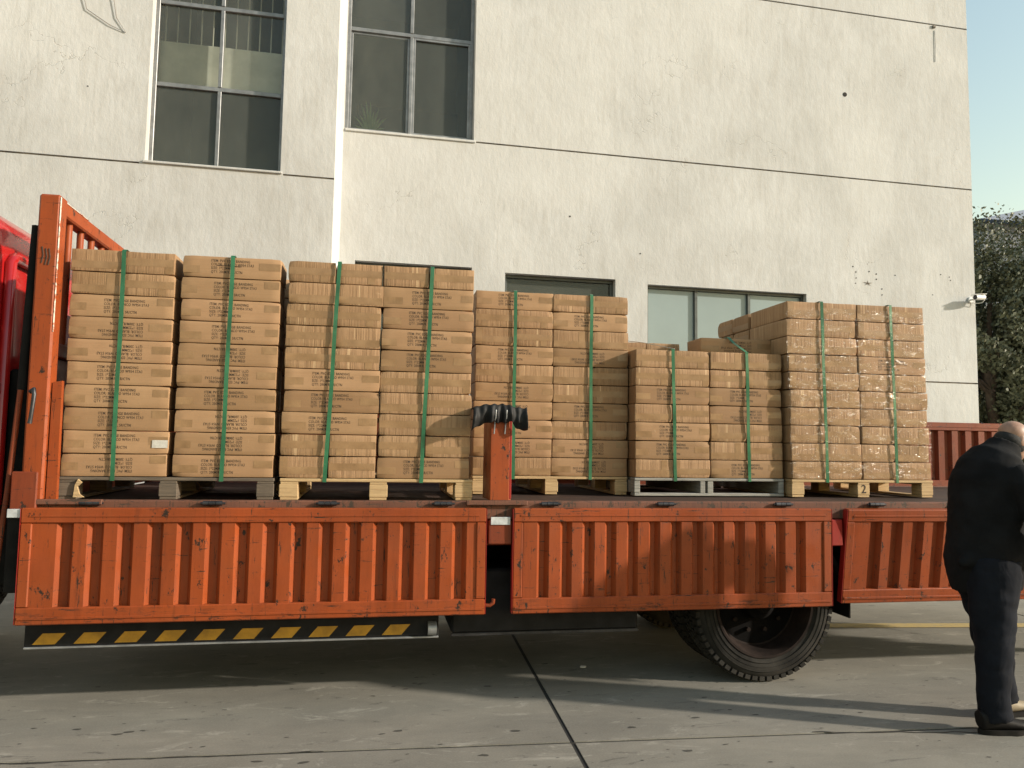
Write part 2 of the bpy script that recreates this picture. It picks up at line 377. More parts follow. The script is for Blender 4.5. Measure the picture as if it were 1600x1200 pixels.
# ------------------------------------------------------------------ ground
g = MB(); g.add([(-300, -200, -.005), (500, -200, -.005), (500, 600, -.005), (-300, 600, -.005)], [(0, 1, 2, 3)])
ground = tag(g.build('ground', 'joint_dirt', None, recalc=False), None, None, kind='structure')
GA = R(-2.6); GO = Vector((1.14, 4.24, 0)); SX, SY = 5.2, 4.6
def gslab(i, j, sx=1, sy=1):
    gap = .013
    b = MB().box(i*SX+gap, (i+sx)*SX-gap, j*SY+gap, (j+sy)*SY-gap, -.10, 0, 0)
    ca, sa = math.cos(GA), math.sin(GA)
    b.xf(lambda p: Vector((GO.x+p.x*ca-p.y*sa, GO.y+p.x*sa+p.y*ca, p.z)))
    return b.build('concrete_slab', 'concrete', ground)
for i in range(-3, 5):
    for j in range(-2, 4): gslab(i, j)
far = MB()
for (x0, x1, y0, y1) in ((-280, -15.6, -190, 480), (26, 400, -190, 480), (-15.6, 26, 18.4, 480), (-15.6, 26, -190, -9.2)):
    far.box(x0+.01, x1-.01, y0+.01, y1-.01, -.10, -.001)
ca, sa = math.cos(GA), math.sin(GA)
far.xf(lambda p: Vector((GO.x+p.x*ca-p.y*sa, GO.y+p.x*sa+p.y*ca, p.z))); far.build('paving', 'concrete', ground)
ln = MB(); ln.add([(2.6, 6.73, .004), (12, 5.74, .004), (12, 5.90, .004), (2.6, 6.89, .004)], [(0, 1, 2, 3)])
ln.build('yellow_line', 'line_yellow', ground)
def crack(pts, w):
    b = MB(); v = []
    for k, (x, y) in enumerate(pts):
        ww = w*(.5+.7*random.random()); v += [(x, y-ww, .003), (x, y+ww, .003)]
    b.add(v, [(2*k, 2*k+2, 2*k+3, 2*k+1) for k in range(len(pts)-1)]); b.build('crack', 'joint_dirt', ground)
def wob(a, b, n, s):
    return [(a[0]+(b[0]-a[0])*k/n+random.uniform(-s, s), a[1]+(b[1]-a[1])*k/n+random.uniform(-s, s)) for k in range(n+1)]
crack(wob((4.3, 7.0), (4.9, 6.2), 14, .02), .006)
crack(wob((-1.9, 4.36), (-.2, 4.30), 24, .012), .004)
crack(wob((2.55, 4.20), (3.9, 4.00), 18, .012), .006)

# ------------------------------------------------------------------ building
BA = R(1.5); BO = Vector((0, 10.0, 0))
def bl(p):   # building local (along wall, depth into building, up) to world
    return Vector((BO.x+p[0]*math.cos(BA)-p[1]*math.sin(BA), BO.y+p[0]*math.sin(BA)+p[1]*math.cos(BA), p[2]))
building = empty('factory_building', bl((3, 3, 0)), 'off white rendered factory building with grey windows behind the truck', 'building')
def bpart(b, name, mat, parent=None, smooth=None):
    return b.xf(bl).build(name, mat, parent or building, smooth)
def relief(x0, x1, z0, z1, y, openings, grooves, rev):
    """wall face with real openings (reveal depth rev) and recessed grooves"""
    xs = sorted({x0, x1} | {v for o in openings for v in o[:2]} | {v for gq in grooves for v in gq[:2]})
    zs = sorted({z0, z1} | {v for o in openings for v in o[2:4]} | {v for gq in grooves for v in gq[2:4]})
    xs = [x for x in xs if x0 <= x <= x1]; zs = [z for z in zs if z0 <= z <= z1]
    def dep(i, j):
        if i < 0 or j < 0 or i >= len(xs)-1 or j >= len(zs)-1: return None
        cx, cz = (xs[i]+xs[i+1])/2, (zs[j]+zs[j+1])/2
        for o in openings:
            if o[0] < cx < o[1] and o[2] < cz < o[3]: return 'hole'
        for o in grooves:
            if o[0] < cx < o[1] and o[2] < cz < o[3]: return y+.018
        return y
    w = MB(); gr = [MB() for _ in grooves]
    def gix(x, z): return next(k for k, o in enumerate(grooves) if o[0] < x < o[1] and o[2] < z < o[3])
    for i in range(len(xs)-1):
        for j in range(len(zs)-1):
            d = dep(i, j)
            if d == 'hole': continue
            X0, X1, Z0, Z1 = xs[i], xs[i+1], zs[j], zs[j+1]
            (gr[gix((X0+X1)/2, (Z0+Z1)/2)] if d > y else w).add([(X0, d, Z0), (X1, d, Z0), (X1, d, Z1), (X0, d, Z1)], [(0, 1, 2, 3)])
            for di, dj, e in ((1, 0, ((X1, Z0), (X1, Z1))), (-1, 0, ((X0, Z1), (X0, Z0))), (0, 1, ((X1, Z1), (X0, Z1))), (0, -1, ((X0, Z0), (X1, Z0)))):
                q = dep(i+di, j+dj)
                if q is None or q == d: continue
                d2 = y+rev if q == 'hole' else q
                if q != 'hole' and d2 < d: continue
                (a0, b0), (a1, b1) = e
                w.add([(a0, d, b0), (a1, d, b1), (a1, d2, b1), (a0, d2, b0)], [(0, 3, 2, 1)])
    return w, gr
GT = .022
W1 = (-2.74, -1.19, 4.92, 8.6); W2 = (-.45, 1.25, 5.69, 8.7)
G1 = (-.26, 1.26, 1.9, 3.955); G2 = (1.71, 3.26, 1.9, 3.915); G3 = (3.73, 6.18, 1.9, 3.875)
YL = -.35; TOPZ = 11.5
w, gr = relief(-9, -.545, 0, TOPZ, YL, [W1], [(-9, -2.80, 4.87, 4.87+GT), (-1.16, -.545, 4.87, 4.87+GT), (-9, -.545, 1.9, 1.9+GT), (-9, -.545, 8.9, 8.9+GT)], .24)
w.add([(-.545, YL, 0), (-.46, 0, 0), (-.46, 0, TOPZ), (-.545, YL, TOPZ)], [(0, 1, 2, 3)])
bpart(w, 'wall', 'wall_render'); [bpart(q_, 'wall_groove', 'groove_dark') for q_ in gr]
w, gr = relief(-.46, 9.05, 0, TOPZ, 0, [W2, G1, G2, G3], [(1.28, 9.05, 5.655, 5.655+GT), (1.28, 9.05, 8.24, 8.24+GT), (6.3, 9.05, 2.645, 2.645+GT)], .22)
w.add([(9.05, 0, 0), (9.05, 12, 0), (9.05, 12, TOPZ), (9.05, 0, TOPZ)], [(0, 1, 2, 3)])
w.add([(-9, YL, 0), (-9, 12, 0), (-9, 12, TOPZ), (-9, YL, TOPZ)], [(0, 1, 2, 3)])
w.add([(-9, 12, 0), (9.05, 12, 0), (9.05, 12, TOPZ), (-9, 12, TOPZ)], [(0, 1, 2, 3)])
bpart(w, 'wall', 'wall_render'); [bpart(q_, 'wall_groove', 'groove_dark') for q_ in gr]
bpart(MB().box(-9.05, 9.10, -.42, 12.05, TOPZ, TOPZ+.25, .02), 'roof', 'wall_render')
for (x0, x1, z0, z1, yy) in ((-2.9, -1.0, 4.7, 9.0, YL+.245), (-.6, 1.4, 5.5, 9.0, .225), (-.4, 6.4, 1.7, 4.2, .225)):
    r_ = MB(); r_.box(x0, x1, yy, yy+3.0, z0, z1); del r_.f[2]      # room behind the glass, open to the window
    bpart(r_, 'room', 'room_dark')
def window(o, y, mull, bars, fm, pane='glass', fw_=.045, sash=None):
    x0, x1, z0, z1 = o; y0 = y
    root = MB()
    wdw = MB().box(x0, x1, y0, y0+.06, z0, z0+fw_, .004)
    wdw.box(x0, x0+fw_, y0, y0+.06, z0+fw_+.001, z1-fw_-.001, .004); wdw.box(x1-fw_, x1, y0, y0+.06, z0+fw_+.001, z1-fw_-.001, .004); wdw.box(x0, x1, y0, y0+.06, z1-fw_, z1, .004)
    wo_ = bpart(wdw, 'window', fm)
    xs = [x0+fw_] + list(mull) + [x1-fw_]; zs = [z0+fw_] + list(bars) + [z1-fw_]
    for b_ in bars: bpart(MB().box(x0+fw_+.001, x1-fw_-.001, y0+.004, y0+.056, b_-.026, b_+.026, .004), 'transom', fm, wo_)
    for x in mull:
        for j in range(len(zs)-1):
            bpart(MB().box(x-.022, x+.022, y0-.004, y0+.052, zs[j]+(.027 if j else .001), zs[j+1]-(.027 if j < len(zs)-2 else .001), .004), 'mullion', fm, wo_)
    for i in range(len(xs)-1):
        for j in range(len(zs)-1):
            a, b, c_, d = xs[i]+(.023 if i else .001), xs[i+1]-(.023 if i < len(xs)-2 else .001), zs[j]+(.027 if j else .001), zs[j+1]-(.027 if j < len(zs)-2 else .001)
            if sash and (i, j) in sash:
                oy = sash[(i, j)]
                sm = MB(); sm.box(a, a+.03, y0+oy, y0+oy+.025, c_, d, .003); sm.box(b-.03, b, y0+oy, y0+oy+.025, c_, d, .003)
                sm.box(a+.031, b-.031, y0+oy, y0+oy+.025, c_, c_+.035, .003); sm.box(a+.031, b-.031, y0+oy, y0+oy+.025, d-.03, d, .003)
                bpart(sm, 'sash', fm, wo_)
            ti = random.uniform(-.004, .004)
            p_ = MB().add([(a, y0+.034+ti, c_), (b, y0+.034-ti, c_), (b, y0+.034-ti, d), (a, y0+.034+ti, d)], [(0, 1, 2, 3)])
            bpart(p_, 'pane', pane, wo_)
    return wo_
window(W1, YL+.16, [-1.965], [5.945, 6.99], 'window_frame')
window(W2, .14, [.40], [7.12], 'window_frame', sash={(0, 0): .03, (1, 0): .006})
window(G1, .10, [.5], [], 'window_frame_dark'); window(G2, .10, [], [], 'window_frame_dark')
window(G3, .08, [4.49, 5.31], [], 'window_frame_dark', 'frosted_pane', .04)
# what stands behind the upper glass: a white beam with a rail of thin rods
bpart(MB().box(-2.73, -1.20, YL+.30, YL+.36, 6.02, 6.56, .01), 'inner_beam', 'inner_white')
for k in range(11): 
    x = -2.66+k*.14; bpart(MB().tube([(x, YL+.34, 6.57), (x, YL+.34, 8.4)], .008, 6), 'rail_rod', 'inner_white')
bpart(MB().box(-.30, 1.15, .9, 1.3, 5.52, 6.42, .01), 'inner_cabinet', 'hub_dark')
# sills, marks and small fittings of the wall
bpart(MB().box(-2.76, -1.17, YL-.025, YL+.15, 4.885, 4.915, .006), 'window_sill', 'wall_render')
bpart(MB().box(-.44, 1.27, -.02, .13, 5.65, 5.685, .006), 'window_sill', 'wall_render')
def disc(x, z, r, name='anchor_hole', mat='hole_dark', y=0.0):
    bpart(MB().lathe([(0.0001, -.004), (r, -.004), (r, .01), (.0001, .01)], (x, y, z), 10), name, mat)
disc(6.87, 6.95, .035, 'drain_hole')
for (x, z, r) in ((6.95, 4.33, .010), (7.00, 4.25, .009), (7.0, 4.16, .009), (6.99, 4.08, .008), (7.22, 4.27, .010), (7.34, 4.24, .011), (7.34, 4.16, .010), (7.43, 4.02, .010), (7.43, 3.93, .009), (7.66, 4.24, .009), (8.45, 4.3, .008), (8.6, 4.27, .008), (8.62, 4.22, .008), (8.3, 3.98, .007), (2.6, 4.75, .012), (3.62, 4.30, .010), (-3.4, 5.75, .008)): disc(x, z, r, y=(YL if x < -.5 else 0))
st = MB()
for a in range(5):
    an = a*1.256+.3; st.add([(7.19+.012*math.cos(an+1.57), -.003, 4.09+.012*math.sin(an+1.57)), (7.19+.09*math.cos(an), -.003, 4.09+.045*math.sin(an)), (7.19+.012*math.cos(an-1.57), -.003, 4.09+.012*math.sin(an-1.57))], [(0, 1, 2)])
bpart(st, 'star_stain', 'groove_dark')
bpart(MB().box(8.42, 8.47, -.025, .0, 8.19, 8.235, .006), 'bracket', 'groove_dark')
bpart(MB().tube([(8.46, -.008, 8.16), (8.465, -.01, 7.9), (8.455, -.008, 7.65)], .005, 6), 'pipe_stub', 'wall_render')
bpart(MB().tube([(-3.35, YL-.012, 7.25), (-3.5, YL-.02, 6.85), (-3.46, YL-.014, 6.68), (-3.2, YL-.014, 6.52), (-3.02, YL-.01, 6.45), (-3.13, YL-.015, 6.62), (-3.17, YL-.02, 6.85), (-3.1, YL-.012, 7.25)], .0045, 5), 'loose_wire', 'wire')

# security camera at the corner
def cs(b): return b.xf(lambda p: Vector((8.955+(p.x-8.97)*.68, p.y*.72, 3.935+(p.z-3.93)*.78)))
cc = empty('security_camera', bl((8.98, -.02, 3.93)), 'small white bullet security camera on the corner of the pale building', 'camera')
bpart(cs(MB().lathe([(.0001, 0), (.06, 0), (.06, -.02), (.05, -.028), (.0001, -.028)], (8.97, -.001, 3.93), 20)), 'mount_plate', 'cctv_white', cc, 30)
bpart(cs(MB().tube([(8.97, -.03, 3.93), (8.975, -.10, 3.925), (9.0, -.17, 3.94)], .018, 8)), 'bracket', 'cctv_white', cc, 60)
def cam_body(p):   # body points along +x turned a little to the camera
    return p
bpart(cs(MB().tube([(8.90, -.215, 3.945), (8.97, -.205, 3.95), (9.06, -.19, 3.955), (9.17, -.172, 3.962)], [.052, .056, .056, .050], 16)), 'housing', 'cctv_white', cc, 40)
bpart(cs(MB().tube([(8.885, -.217, 3.944), (8.899, -.215, 3.945)], [.040, .044], 16)), 'lens', 'cctv_lens', cc, 40)
bpart(cs(MB().prism([(8.86, 3.99), (9.16, 4.012), (9.16, 4.022), (8.86, 4.0)], 'y', -.262, -.142)), 'sun_hood', 'cctv_white', cc)
bpart(cs(MB().tube([(9.17, -.17, 3.95), (9.21, -.15, 3.92), (9.19, -.10, 3.87), (9.08, -.04, 3.86), (9.0, -.008, 3.88)], .007, 6)), 'cable', 'cctv_white', cc, 60)

# palm plant on the sill behind the right upper window
pp = empty('palm_plant', bl((-.12, .36, 5.52)), 'small green palm in the left pane of the second upper window', 'plant')
bpart(MB().lathe([(.0001, 0), (.09, 0), (.12, .16), (.105, .16), (.09, .05), (.0001, .05)], (-.12, .36, 5.53), 16, 'z'), 'pot', 'pot_brown', pp, 30)
fr_ = random.Random(3)
for k in range(13):
    an = math.pi*(.12+.76*k/12); ln_ = .30+fr_.random()*.12; b = MB()
    path = [(-.12+math.cos(an)*ln_*t*(.75), .36-.06*t+fr_.uniform(-.02, .02), 5.76+math.sin(an)*ln_*t*1.15-.12*t*t*abs(math.cos(an))) for t in (0, .35, .7, 1)]
    b.tube(path, [(.004, .004), (.018, .003), (.014, .003), (.002, .001)], 6, flat=(math.sin(an), 0, -math.cos(an)))
    bpart(b, 'frond', 'plant_green', pp)

# ------------------------------------------------------------------ trees and the far roof on the right
def leaf_crown(b, c, rx, ry, rz, n, size, rnd):
    clumps = []
    for _ in range(70):
        while True:
            p = Vector((rnd.uniform(-1, 1), rnd.uniform(-1, 1), rnd.uniform(-1, 1)))
            if .35 < p.length < 1: break
        clumps.append((Vector((c[0]+p.x*rx, c[1]+p.y*ry, c[2]+p.z*rz)), rnd.uniform(.18, .42)*min(rx, rz)))
    for _ in range(n):
        q, r_ = clumps[rnd.randrange(len(clumps))]
        d = Vector((rnd.gauss(0, 1), rnd.gauss(0, 1), rnd.gauss(0, 1))).normalized()*r_*(.55+.5*rnd.random()); p = q+d
        a = Vector((rnd.gauss(0, 1), rnd.gauss(0, 1), rnd.gauss(0, 1))).normalized(); t_ = a.orthogonal().normalized(); u_ = a.cross(t_); s_ = size*rnd.uniform(.6, 1.4)
        b.add([p-t_*s_, p+u_*s_*.5, p+t_*s_, p-u_*s_*.5], [(0, 1, 2, 3)])
def tree(x, y, h, rx, mat, label, seed, n=20000):
    rnd = random.Random(seed); t = empty('broadleaf_tree', (x, y, 0), label, 'tree', 'trees beyond the building corner')
    tr_ = MB().tube([(x, y, -.05), (x+.1, y, h*.2), (x-.1, y+.1, h*.45), (x, y, h*.8)], [.26, .20, .14, .05], 10)
    for k in range(7):
        an = rnd.uniform(0, 6.28); z0 = h*rnd.uniform(.22, .55); L = rx*rnd.uniform(.5, .8)
        tr_.tube([(x, y, z0), (x+math.cos(an)*L*.5, y+math.sin(an)*L*.5, z0+L*.45), (x+math.cos(an)*L, y+math.sin(an)*L, z0+L*.8)], [.09, .06, .02], 6)
    tr_.build('trunk', 'bark', t, 60)
    cr = MB(); leaf_crown(cr, (x, y, h*.50), rx, rx, h*.48, n*2, .075, rnd); cr.build('crown', mat, t, recalc=False)
tree(20.2, 22.2, 8.9, 3.0, 'leaf_olive', 'leafy green tree right against the corner of the pale building', 11, 26000)
tree(23.6, 21.2, 9.9, 3.0, 'leaf_dark', 'dark green tree cut by the right edge, behind the man', 12)
tree(20.6, 26.5, 10.2, 3.2, 'leaf_dark', 'darker tree standing behind the tree at the building corner', 13, 20000)
tree(26.5, 27.5, 11.4, 3.6, 'leaf_olive', 'tree farthest right, beneath the blue grey roof', 14)
fb = empty('distant_warehouse', (62, 62, 0), 'distant warehouse with blue grey sloping roof above the trees', 'building')
MB().box(54, 90, 60, 90, 0, 22.4).build('wall', 'far_wall', fb)
MB().prism([(53, 22.42), (91, 22.42), (76, 28.0)], 'y', 59, 91).build('roof', 'roof_blue', fb)

# ------------------------------------------------------------------ the truck
truck = empty('flatbed_truck', (2.4, 6.15, 0), 'orange flatbed truck with ribbed side panels dropped open and a red cab', 'truck')
BX0, BX1, BY0, BY1, DZ = -1.90, 6.95, 5.0, 7.36, 1.25
MB().box(BX0, BX1, BY0+.075, BY1-.06, DZ-.08, DZ-.004, .004).build('deck', 'deck_plate', truck)
for y0, y1 in ((BY0+.005, BY0+.072), (BY1-.058, BY1)):
    er = MB().box(BX0-.04, BX1, y0, y1, DZ-.115, DZ+.004, .008).build('edge_rail', 'edge_steel', truck)
for (a, b) in ((-1.92, -1.55), (.62, 1.02)):   # worn cover strips at the posts
    MB().box(a, b, BY0-.028, BY0+.003, DZ-.022, DZ+.010, .005).build('edge_strip', 'edge_steel', truck)
for x in (-1.62, -.93, -.25, .47, 1.17, 1.97, 2.83, 3.55, 4.25, 4.95, 5.7, 6.4):
    hg = MB()
    for k in range(3): hg.tube([(x-.055+k*.038, BY0-.016, DZ-.012), (x-.02+k*.038, BY0-.016, DZ-.012)], .015, 10)
    hg.tube([(x-.07, BY0-.016, DZ-.012), (x+.075, BY0-.016, DZ-.012)], .007, 8)
    hg.build('hinge', 'dark_steel', truck, 50)

def side_panel(x0, x1, ztop, h, yfront, out, nrib, x_first, pitch_, tilt=0.0, red=(True, True), ribs=True, mat='orange_paint'):
    """dropped gate: frame of box rails, recessed sheet, trapezoid ribs. out=-1 faces the camera"""
    zb = ztop-h; T = .055; rt, rb, ep = .088, .098, .105
    piv = Vector((0, yfront-out*T, ztop))
    def tf(p):
        d = p-piv; c_, s_ = math.cos(tilt), math.sin(tilt)
        return Vector((p.x, piv.y+d.y*c_+d.z*s_, piv.z-d.y*s_+d.z*c_))
    Y = lambda d: yfront-out*d           # d = depth behind the front face
    def bx(a, b, d0, d1, z0, z1, c_=.006):
        ya, yb = sorted((Y(d0), Y(d1))); return MB().box(a, b, ya, yb, z0, z1, c_).xf(tf)
    pan = bx(x0+.03, x1-.03, .046, .052, zb+.02, ztop-.02, 0).build('side_panel', mat, truck)
    bx(x0, x1, 0, T, ztop-rt, ztop).build('top_rail', mat, pan)
    bx(x0, x1, 0, T, zb, zb+rb).build('bottom_rail', mat, pan)
    bx(x0+.012, x1-.012, -.006, 0.004, zb+.03, zb+.046, .002).build('trim_bead', mat, pan)
    bx(x0+.045, x1-.045, -.004, 0.004, ztop-.052, ztop-.040, .0015).build('trim_bead', mat, pan)
    bx(x0, x0+.062, 0.002, T-.002, zb+rb+.001, ztop-rt-.001).build('end_post', mat, pan)
    bx(x1-.062, x1, 0.002, T-.002, zb+rb+.001, ztop-rt-.001).build('end_post', mat, pan)
    if red[0]: bx(x0-.004, x0-.0005, .002, T-.002, zb+.004, ztop-.004, 0).build('end_plate', 'red_paint', pan)
    if red[1]: bx(x1+.0005, x1+.004, .002, T-.002, zb+.004, ztop-.004, 0).build('end_plate', 'red_paint', pan)
    if not ribs: return pan
    z0, z1 = zb+rb-.004, ztop-rt+.004; bar = .072; bev = .026
    # flat sheet before the first and after the last recess, then one folded rib between each pair of recesses
    edges = [x_first+k*pitch_ for k in range(nrib)]; fl = pitch_-bar-2*bev
    def rib(a, b, lb, rb_):
        pts = [(a, Y(.008)), (b, Y(.008))]
        if rb_: pts.append((b+bev, Y(.046)))
        else: pts.append((b, Y(.046)))
        pts.append((a-bev, Y(.046)) if lb else (a, Y(.046)))
        pts = [(p+random.uniform(-.0025, .0025), q+(random.uniform(0, .004) if abs(q-Y(.008)) < 1e-6 else 0)) for p, q in pts]
        MB().prism(pts, 'z', z0, z1).xf(tf).build('rib', mat, pan)
    rib(x0+.063, edges[0]-bev, False, True)
    for k in range(nrib-1): rib(edges[k]+fl+bev, edges[k+1]-bev, True, True)
    rib(edges[-1]+fl+bev, x1-.063, True, False)
    return pan
P_ = (.555+1.756)/14
side_panel(-1.972, .747, 1.212, .668, 4.945, -1, 15, -1.756, P_)
side_panel(.925, 3.175, 1.212, .670, 4.945, -1, 13, 1.11, (2.93-1.11)/12, R(-.6))
side_panel(3.305, 6.9, 1.212, .672, 4.945, -1, 20, 3.52, .165, R(-8.5))
for i, (a, b, n_) in enumerate(((-1.895, 1.2, 0), (1.26, 4.3, 0), (4.36, 6.93, 14))):
    side_panel(a, b, 1.935, .72, 7.385, -1, n_ or 1, a+.28, .165, 0, (False, False), n_ > 0, 'deep_orange')
# latch on the first panel's end
MB().tube([(.748, 4.96, .60), (.78, 4.955, .60), (.80, 4.955, .615), (.802, 4.955, .64)], .012, 8).build('latch', 'deep_orange', truck, 60)

# middle stake post and its socket
PX0, PX1 = .772, .912
ps = MB().prism([(PX0-.012, 5.23), (PX0, 4.992), (PX0+.004, 4.988), (PX1-.018, 4.988), (PX1, 5.002), (PX1, 5.23)], 'z', DZ+.012, 1.845).build('stake_post', 'orange_paint', truck)
MB().box(PX1-.015, PX1+.001, 4.9905, 5.004, DZ+.02, 1.84, .003).xf(lambda p: p).build('edge_strip', 'red_paint', ps)
MB().box(.765, .918, 4.97, 5.10, .98, DZ-.118, .006).build('post_socket', 'deep_orange', truck)
MB().box(.778, .905, 4.962, 4.968, 1.105, 1.155, .002).build('reflector_plate', 'reflector_plate', truck)
MB().box(3.20, 3.285, 4.985, 5.06, .95, DZ-.118, .006).build('post_socket', 'red_paint', truck)
# headboard behind the cab
HB = MB().box(-2.0, -1.88, 4.985, 5.10, 1.25, 3.085, .012).build('headboard', 'orange_paint', truck)
MB().box(-1.883, -1.8775, 4.988, 5.0, 2.25, 3.07, .002).build('worn_edge', 'worn_white', HB)
MB().box(-2.0, -1.88, 7.24, 7.36, 1.25, 3.085, .012).build('post', 'orange_paint', HB)
MB().box(-1.985, -1.895, 5.102, 7.238, 2.985, 3.075, .010).build('top_rail', 'orange_paint', HB)
MB().box(-1.978, -1.9, 5.102, 5.52, 3.0755, 3.079, 0).build('worn_edge', 'worn_white', HB)
for k in range(10):
    y = 5.30+k*.20
    if k == 4: MB().box(-1.97, -1.91, y-.05, y+.05, 2.2, 2.984, .006).build('bar', 'orange_paint', HB)
    else: MB().tube([(-1.94, y, 2.2), (-1.94, y, 2.985)], .022, 10).build('bar', 'orange_paint', HB, 60)
MB().box(-1.985, -1.895, 5.102, 7.238, 2.11, 2.2, .010).build('lower_rail', 'deep_orange', HB)
MB().box(-1.955, -1.925, 5.102, 7.238, 1.25, 2.109, .004).build('lower_sheet', 'deep_orange', HB)
MB().prism([(-1.872, 1.255), (-1.815, 1.255), (-1.822, 1.96), (-1.872, 1.95)], 'y', 5.015, 5.05).build('gate_stop', 'orange_paint', HB)
MB().box(-2.045, -1.905, 4.968, 5.0, 1.17, 1.42, .006).build('base_plate', 'deep_orange', HB)
MB().box(-2.05, -1.965, 4.955, 4.966, 1.155, 1.205, .002).build('reflector_plate', 'reflector_plate', HB)
MB().box(-2.06, -1.98, 4.99, 5.08, .72, 1.16, .006).build('frame_leg', 'chassis_black', HB)
MB().tube([(-1.965, 4.95, 1.885), (-1.945, 4.94, 1.90), (-1.938, 4.935, 1.87), (-1.95, 4.94, 1.74), (-1.955, 4.94, 1.70)], [.014, .015, .013, .012, .014], 8).build('handle', 'dark_steel', HB, 60)
MB().tube([(-2.12, 5.03, .85), (-2.085, 5.03, 1.3), (-2.05, 5.03, 1.9)], .017, 8).build('prop_pole', 'deep_orange', HB, 60)
MB().tube([(-2.05, 5.05, 1.9), (-2.03, 5.06, 2.9)], .03, 8).build('hose', 'chassis_black', HB, 60)
for k, (x, z) in enumerate(((-1.945, 2.70), (-1.927, 2.70), (-1.965, 2.71))):
    MB().tube([(x, 4.984, z+.05), (x+.008, 4.984, z), (x, 4.984, z-.05)], .0035, 5).build('scribble', 'ink', HB)
# cab, mostly hidden behind the headboard
cab = MB()
def cabring(x, top, half, zlow=.95):
    yc = 6.18; r_ = .34; pts = []
    for k in range(9):
        a = math.pi*k/16; pts.append((yc-half+r_-r_*math.cos(a), top-r_+r_*math.sin(a)))
    for k in range(9):
        a = math.pi/2-math.pi*k/16; pts.append((yc+half-r_+r_*math.cos(a), top-r_+r_*math.sin(a)))
    pts += [(yc+half, zlow), (yc-half, zlow)]
    return [(x, p, q) for p, q in pts]
rings = [cabring(-2.30, 2.86, .98), cabring(-2.33, 2.97, 1.04), cabring(-2.42, 3.06, 1.10), cabring(-2.7, 3.12, 1.15), cabring(-3.4, 3.12, 1.15), cabring(-3.9, 3.0, 1.13), cabring(-4.15, 2.4, 1.1), cabring(-4.25, 1.7, 1.1)]
nR = len(rings[0]); v = [p for r_ in rings for p in r_]
f = [(i*nR+k, i*nR+(k+1) % nR, (i+1)*nR+(k+1) % nR, (i+1)*nR+k) for i in range(len(rings)-1) for k in range(nR)] + [tuple(range(nR)), tuple(range((len(rings)-1)*nR, len(rings)*nR))]
cabo = cab.add(v, f).build('cab', 'cab_red', truck, 35)
MB().box(-2.296, -2.285, 5.7, 6.65, 2.1, 2.55, .004).build('rear_window', 'cctv_lens', cabo)
MB().tube([(-2.27, 5.32, 1.2), (-2.27, 5.32, 2.72), (-2.27, 5.36, 2.76), (-2.27, 6.0, 2.76)], .035, 8).build('grab_frame', 'cab_red', cabo, 60)
MB().box(-2.30, -2.27, 5.25, 7.1, 1.9, 1.96, .006).build('rear_bead', 'cab_red', cabo)
MB().box(-2.26, -2.08, 5.35, 7.0, .7, 2.05, .02).build('engine_intake', 'chassis_black', truck)
# frame, axle, guards
for y in (5.72, 6.58): MB().box(-3.9, 6.8, y-.05, y+.05, .82, 1.07, .006).build('chassis_rail', 'chassis_black', truck)
for x in (-1.6, -.6, .4, 1.4, 2.6, 3.6, 4.6, 5.6, 6.6): MB().box(x-.04, x+.04, 5.08, 7.28, 1.075, 1.165, .004).build('cross_beam', 'deep_orange', truck)
MB().box(-1.9, 6.9, 5.09, 5.13, .96, 1.132, .004).build('side_sill', 'deep_orange', truck)
sg = MB().box(-1.975, .47, 5.105, 5.14, .385, .535, .005).build('side_guard', 'guard_black', truck)
MB().box(-1.975, .47, 5.098, 5.142, .372, .384, .003).build('lip', 'dull_steel', sg)
MB().tube([(.40, 5.10, .435), (.455, 5.10, .435)], .045, 12).build('bumper_cap', 'dull_steel', sg, 50)
for k in range(10):
    x = -1.93+k*.2265; w_ = .125; z0, z1 = .398, .462; sk = .055
    q = MB().add([(x, 5.1035, z0), (x+w_, 5.1035, z0), (x+w_+sk, 5.1035, z1), (x+sk, 5.1035, z1)], [(0, 1, 2, 3)]); q.build('hazard_stripe', 'hazard_yellow', sg, recalc=False)
for x in (-1.7, -.6, .3): MB().box(x-.025, x+.025, 5.15, 5.19, .40, 1.08, .004).build('guard_hanger', 'chassis_black', truck)
tb = MB().box(.555, 1.83, 5.13, 5.62, .385, .80, .015).build('tool_box', 'guard_black', truck)
MB().box(.555, 1.83, 5.122, 5.129, .372, .392, .002).build('lip', 'dark_steel', tb)
MB().tube([(-1.8, 5.44, .66), (.42, 5.44, .66)], .26, 20).build('fuel_tank', 'chassis_black', truck, 40)
MB().box(-1.9, 1.9, 6.66, 6.70, .30, 1.0, .004).build('inner_shade_panel', 'chassis_black', truck)  # made-up panel reaching low, blocks light from getting under the truck
MB().box(-1.9, 1.95, 7.20, 7.24, .26, 1.06, .004).build('far_shade_panel', 'chassis_black', truck)  # added on the far side to keep the ground under the truck dark
MB().tube([(-1.6, 6.2, .62), (.9, 6.2, .60), (2.5, 6.15, .55)], [.20, .10, .07], 14).build('drive_shaft', 'chassis_black', truck, 40)
MB().tube([(3.9, 6.9, .72), (5.0, 6.9, .72)], .2, 16).build('air_tank', 'chassis_black', truck, 40)
MB().tube([(2.755, 5.2, .53), (2.755, 7.16, .53)], .085, 14).build('rear_axle', 'chassis_black', truck, 50)
MB().lathe([(.0001, -.2), (.2, -.12), (.24, 0), (.2, .12), (.0001, .2)], (2.755, 6.15, .53), 20).build('differential', 'chassis_black', truck, 40)
fend = MB()
pts = [(2.755+.63*math.cos(a), .53+.63*math.sin(a)) for a in [math.pi*k/14 for k in range(1, 14)]]; pts += [(2.755+.60*math.cos(a), .53+.60*math.sin(a)) for a in [math.pi*k/14 for k in range(13, 0, -1)]]
fend.prism(pts, 'y', 5.10, 5.68).build('mudguard', 'chassis_black', truck, 40)
